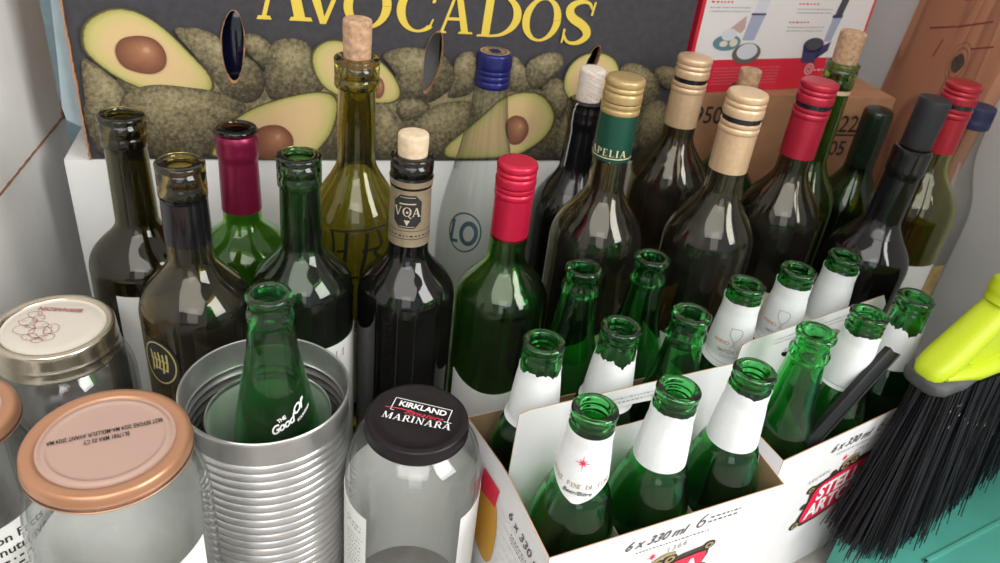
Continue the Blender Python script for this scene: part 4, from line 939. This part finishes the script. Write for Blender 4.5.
b.add(text('BERNARDIN', .0064, .008, .0), LM @ Matrix.Translation((.003, -.0215, 0)) @ Matrix.Diagonal((.85, 1, 1, 1)))
r_ = random.Random(4)
for cx, cy, rx, ry in [(.017, -.012, .005, .004), (.013, -.008, .004, .004), (.018, -.003, .006, .005), (.010, .000, .007, .005), (.016, .006, .007, .006), (.006, .008, .007, .006), (.010, .014, .005, .004), (-.001, .013, .005, .004), (.000, .004, .005, .006), (.004, .017, .004, .003)]:
    b.add(line([(cx+rx*cos(a)*(1+r_.uniform(-.18, .18)), cy+ry*sin(a)*(1+r_.uniform(-.18, .18))) for a in [2*pi*k/12 for k in range(13)]], .00032), LM)
    for _ in range(3): a = r_.uniform(0, 6); b.add(line([(cx+rx*.3*cos(a), cy+ry*.3*sin(a)), (cx+rx*.8*cos(a+.5), cy+ry*.8*sin(a+.5))], .00028), LM)
b.build('fruit_drawing', MAR, t, 0)
# gold lidded jars
def gold_lid(t, R, z, m, mc):
    mobj('lid', *lathe(chaikin([(R-.0014, z-.0105), (R-.0002, z-.0105), (R+.0006, z-.0099), (R+.0006, z-.0092), (R-.0005, z-.0087), (R-.0005, z-.0080), (R+.0005, z-.0074), (R+.0005, z-.0066), (R, z-.006), (R, z-.0030), (R-.0008, z-.0010), (R-.0026, z), (R-.0065, z-.0002), (R-.0078, z-.0014)], 1), 96), m, t, 40)
    for dz in (.0084, .0070): mobj('rim_line', *lathe([(R+.0002, z-dz-.0003), (R+.0007, z-dz), (R+.0002, z-dz+.0003)], 80), BLACKINK, t, 0)
    mobj('lid_top', *lathe(chaikin([(R-.0078, z-.0014), (R-.0092, z-.0016), (R-.0105, z-.0006), (R-.0120, z-.0004), (R-.0130, z-.0012), (R-.0160, z-.0013), (0, z-.0013)], 1), 96), mc, t, 40)
COPPER = mat('copper_gold_lid', (.47, .235, .135), .32, .55); PINKG = mat('pinkish_gold_lid_top', (.48, .315, .26), .38, .3)
def pickle(R, H, Rl): return chaikin([(0, .008), (R*.6, .005), (R*.82, 0), (R*.94, .001), (R, .008), (R, .03), (R, H-.062), (R*.995, H-.045), (R*.95, H-.031), (Rl-.002, H-.020), (Rl-.0035, H-.014), (Rl-.0035, H-.003), (Rl-.004, H-.002)], 2)
po = pickle(.0470, .215, .0405)
t = jar('pickle_jar', 'big clear jar with copper-gold lid stamped with a date, front corner', (-.0985, .3255), wall2(po))
gold_lid(t, .0405, .215, COPPER, PINKG); th = math.atan2(-.3255, .0985)
b = MB(); LM = Matrix.Translation((0, 0, .2142)) @ Matrix.Rotation(math.radians(193), 4, 'Z')
b.add(text('BEST BEFORE 2024 MA-MEILLEUR AVANT 2024 MA', .0044, .014), LM @ Matrix.Translation((0, -.0075, 0)) @ Matrix.Diagonal((.56, 1, 1, 1)))
b.add(text('BL17081 MRA 03 CY', .0044, .014), LM @ Matrix.Translation((0, -.0025, 0)) @ Matrix.Diagonal((.56, 1, 1, 1)))
b.build('date_stamp', mat('faded_black_print', ()), t, 0)
put_label(t, po, th-1.72, 2.55, .03, lambda a, b=th: .150+.012*sin(a-b), off=.0004, n=90)
put_text(t, po, th-.17, .138, [poly([(-.030, .004), (.036, .009), (.036, .0094), (-.030, .0044)]), poly([(.0355, -.03), (.036, -.03), (.036, .009), (.0355, .009)]), poly([(-.03, -.03), (-.0295, -.03), (-.0295, .0044), (-.03, .0044)]), scribble(-.026, -.004, .05, .003, 5, 3), rot2(scribble(0, 0, .02, .0022, 9), 90, .042, -.02)], BLACKINK, 'label_print', .0009)
pn = pickle(.0355, .210, .0315)
t = jar('pickle_jar', 'smaller copper-lidded jar with nutrition label behind the big pickle jar', (-.181, .361), wall2(pn))
gold_lid(t, .0315, .210, COPPER, PINKG); th = math.atan2(-.361, .181)
put_label(t, pn, th+.0, .95, .02, lambda a, b=th: .150+.004*(a-b), off=.0004)
put_text(t, pn, th+.05, .139, [text('Nutrition Facts', .0085, .018), shift(text('Valeur nutritive', .0085, .018), 0, -.009), shift(scribble(-.028, 0, .056, .003, 5, 2), 0, -.015), poly([(-.03, -.0225), (.03, -.0225), (.03, -.0219), (-.03, -.0219)]), shift(text('Calories / Calories', .006, .01), 0, -.030), poly([(-.03, -.0335), (.03, -.0335), (.03, -.0318), (-.03, -.0318)]), shift(scribble(-.028, 0, .056, .003, 15, 6), 0, -.040)], BLACKINK, 'label_print', .0009)
# marinara jar
ko = chaikin([(0, .007), (.022, .005), (.034, 0), (.039, .001), (.0426, .006), (.0428, .02), (.0428, .134), (.0426, .150), (.0412, .162), (.0380, .1715), (.0320, .178), (.0290, .1805), (.0290, .189), (.0285, .190)], 2)
t = jar('marinara_jar', 'clear jar with black lettered marinara lid beside the tin can', (.0655, .349), wall2(ko)); th = math.atan2(-.349, -.0655)
BLID = mat('black_lid_enamel', (.012, .008, .010), .38, spec=.3, noise_amt=.3, noise_scale=250)
mobj('lid', *lathe(chaikin([(r_*.943, z_+.0262) for r_, z_ in [(.0322, .1555), (.0334, .1555), (.0338, .1562), (.0333, .1568), (.0333, .1625), (.0329, .1645), (.0316, .1652), (.0285, .1652), (.0272, .1642), (.0, .1642)]], 1), 90), BLID, t, 40)
LM = Matrix.Translation((-.0005, -.0030, .1908)) @ Matrix.Rotation(math.radians(-26), 4, 'Z')
b = MB(); b.add(text('KIRKLAND', .0064, .03, .0, spacing=.97), LM @ Matrix.Translation((.0, .0095, 0)))
b.add(serif('MARINARA', .0054, .08), LM @ Matrix.Translation((0, -.0035, 0)))
for p in [((-.0185, .0045), (-.0185, .0158)), ((-.0185, .0158), (.0175, .0158)), ((.0175, .0158), (.0175, .0045)), ((.0155, .0045), (.0200, .0045)), ((-.0185, .0045), (-.0165, .0045))]:
    (x0, y0), (x1, y1) = p; b.add(poly([(x0-.00025, y0-.00025), (x1+.00025, y0-.00025), (x1+.00025, y1+.00025), (x0-.00025, y1+.00025)]), LM)
b.build('lid_lettering', WHITEINK, t, 0)
b = MB(); b.add(text('Signature', .0055, .006, .55, spacing=1.15), LM @ Matrix.Translation((.002, .0040, 0))); b.add(line([(-.022, .0058), (-.012, .0072), (.0, .0058)], .0007), LM); b.build('lid_script', mat('red_script_ink', (.75, .05, .09), .4), t, 0)
put_label(t, ko, th+pi+.06, pi-.72, .02, .138, off=.0004, n=80)
tx_ = [scribble(-.006, .004, .016, .0022, 5, 2), poly([(-.006, -.006), (.012, -.006), (.012, -.0056), (-.006, -.0056)]), scribble(-.006, -.010, .016, .0018, 15, 8, 2.2), poly([(.0145, -.06), (.0149, -.06), (.0149, .008), (.0145, .008)])]
put_text(t, ko, th-.98, .122, tx_, GREYINK, 'label_print', .0009)

# ------------------------------------------------------------------ teal lid, broom
TEAL = mat('teal_plastic', (.075, .36, .29), .55, noise_amt=.2, noise_scale=12)
t = thing('teal_plastic_lid', 'teal plastic storage lid lying on the floor under the broom', 'lid', (.4165, .3190, .0005), (0, 0, math.radians(15)))
mobj('sheet', *box(0, -.34, .040, .265, .012, .047, .003), TEAL, t, 40)
rm = MB(); rm.add(box(-.004, -.344, 0, .004, .016, .044, .0015)); rm.add(box(.261, -.344, 0, .269, .016, .044, .0015)); rm.add(box(.004, .008, 0, .261, .016, .044, .0015)); rm.add(box(.004, -.344, 0, .261, -.336, .044, .0015))
rm.build('rim', TEAL, t, 40)
rb = MB(); rb.add(box(.035, -.30, .0465, .039, -.03, .0485, .0008)); rb.add(box(.035, -.034, .0465, .23, -.030, .0485, .0008)); rb.build('raised_ridge', TEAL, t, 40)
BR = thing('broom', 'yellow-green plastic broom with dusty black bristles standing on the teal lid', 'broom', (.4365, .3465, 0), (0, 0, math.radians(14.5)))
LIME = mat('lime_plastic', (.50, .61, .012), .38); LIMED = LIME
GRYB = mat('grey_broom_block', (.075, .075, .078), .6, noise_amt=.3, noise_scale=100)
# head frame: x along the head, z up
blk = [(-.012, .1885), (.215, .200), (.215, .212), (-.012, .2035)]
def loft(rows, seg=14, cap=True):
    """rows of (x, y0 half width, z0, z1): rounded sections across the head"""
    v, f = [], []
    for x, hw, z0, z1 in rows:
        for k in range(seg):
            a = 2*pi*k/seg; c_, s_ = cos(a), sin(a); e = .75
            v.append((x, hw*math.copysign(abs(c_)**e, c_), (z0+z1)/2+(z1-z0)/2*math.copysign(abs(s_)**e, s_)))
    n = len(rows)
    for i in range(n-1):
        for k in range(seg): f.append((i*seg+k, (i+1)*seg+k, (i+1)*seg+(k+1) % seg, i*seg+(k+1) % seg))
    f += [tuple(range(seg)), tuple(range((n-1)*seg, n*seg))[::-1]]
    return v, f
mobj('bristle_block', *loft([(-.0155, .009, .190, .198), (-.013, .014, .187, .199), (-.007, .0175, .186, .200), (.015, .0180, .186, .2005), (.035, .0150, .188, .200), (.15, .0150, .190, .203), (.21, .014, .190, .205), (.215, .008, .192, .204)]), GRYB, BR, 50)
lm = MB()
lm.add(loft([(-.0145, .005, .197, .203), (-.0125, .009, .1955, .206), (-.008, .0118, .195, .211), (0, .0130, .196, .218), (.012, .0128, .203, .229), (.024, .0124, .214, .240), (.036, .0120, .226, .250), (.046, .0118, .236, .259)], 18))
lm.build('arm', LIME, BR, 50)
lm = MB(); lm.add(loft([(-.004, .013, .198, .204), (.03, .0185, .1915, .207), (.10, .0185, .1915, .211), (.18, .017, .1935, .215), (.205, .011, .2045, .213)], 14)); lm.build('base_rail', LIME, BR, 50)
web = [(.010, .202), (.10, .206), (.19, .210), (.14, .226), (.075, .252), (.05, .256), (.03, .228)]
mobj('web', [Matrix.Rotation(pi/2, 4, 'X') @ Vector(p) for p in flat([chaikin(web, 1, True)], .020)[0]], flat([chaikin(web, 1, True)], .020)[1], LIME, BR, 30)
d0 = Vector((.043, 0, .246)); dd = Vector((.25, 0, .97)).normalized()
def along(prof, o, d):
    q = Vector((0, 0, 1)).rotation_difference(d).to_matrix().to_4x4(); q.translation = o
    v, f = lathe(prof, 36); return [q @ Vector(p) for p in v], f
mobj('socket', *along(chaikin([(0, 0), (.0128, 0), (.0128, .007), (.0142, .009), (.0142, .017), (.0132, .019), (.011, .0195), (0, .0195)], 1), d0, dd), LIME, BR, 40)
mobj('handle_pole', *along([(0, .018), (.0092, .018), (.0092, .55), (.008, .555), (0, .556)], d0, dd), mat('grey_pole', (.22, .22, .24), .4, .3), BR, 40)
rg_ = random.Random(12); v, f, fm = [], [], []
def bristle(x, y, lx, ly, zt, w):
    n = 4; pr = []
    z0 = .192+.05*x*.2
    for i in range(n+1):
        s = i/n; pr.append((x+lx*s**1.25, y+ly*s**1.15, z0+(zt-z0)*s))
    b = len(v)
    for i, p in enumerate(pr):
        ww = w*(1-.35*i/n)
        for k in range(3): a = 2.1*k+x*999; v.append((p[0]+ww*cos(a), p[1]+ww*sin(a), p[2]))
    for i in range(n):
        for k in range(3): f.append((b+3*i+k, b+3*i+(k+1) % 3, b+3*i+3+(k+1) % 3, b+3*i+3+k))
for k in range(5200):
    x = rg_.uniform(-.010, .206); y = rg_.uniform(-.017, .017)
    if x < .0 and abs(y) > .012: continue
    if x < .09 and y > .007: y -= .011
    u = (x-.098)/.11
    lx = .026*u-.008+rg_.gauss(0, .005); ly = y*.85-.010+.026*max(0, x)/.2+rg_.gauss(0, .004)
    if rg_.random() < .02: lx += rg_.gauss(0, .015); ly += rg_.gauss(0, .008)
    if x+lx < .065: ly = min(ly, .006-y)
    zt = .0495+.012*rg_.random()**2+.030*max(0, x-.03)/.17
    bristle(x, y, lx, ly, zt, rg_.uniform(.00042, .00075))
b = mobj('bristles', v, f, mat('black_bristle', (.010, .010, .013), .45, spec=.3), BR, 60); tag(b, kind='stuff')
dv = MB()
for k in range(70):
    x = rg_.uniform(0, .2); y = -.018; z = rg_.uniform(.05, .18); x += 0; s = rg_.uniform(.0006, .0016)
    a = rg_.uniform(0, 6.28); dx, dz = s*3*cos(a)*.4, s*3
    dv.add(([(x-s*.5, y-.008*(.19-z)/.17-.002, z), (x+s*.5, y-.008*(.19-z)/.17-.002, z), (x+dx, y-.008*(.19-z)/.17-.0025, z+dz)], [(0, 1, 2)]))
tag(dv.build('dust_fluff', mat('grey_fluff', (.42, .40, .38), .9), BR, 0), kind='stuff')

# ------------------------------------------------------------------ kinds that repeat
for i, o in enumerate([q for q in C.objects if q.parent is None and q.name.startswith('beer_bottle')]):
    o['group'] = 'beer bottles in the near carton' if i < 6 else 'beer bottles in the far carton' if i < 12 else 'beer bottles behind the cartons'
for o in C.objects:
    if o.parent is None:
        if o.name.startswith('wine_bottle'): o['group'] = 'empty wine bottles in front of the boxes'
        if o.name.startswith('beer_carton'): o['group'] = 'six-pack beer cartons'
        if o.name.startswith('clear_glass_bottle'): o['group'] = 'clear glass bottles among the wine bottles'
        if o.name.startswith('pickle_jar'): o['group'] = 'copper-lidded jars'
        if 'th' in o: del o['th']
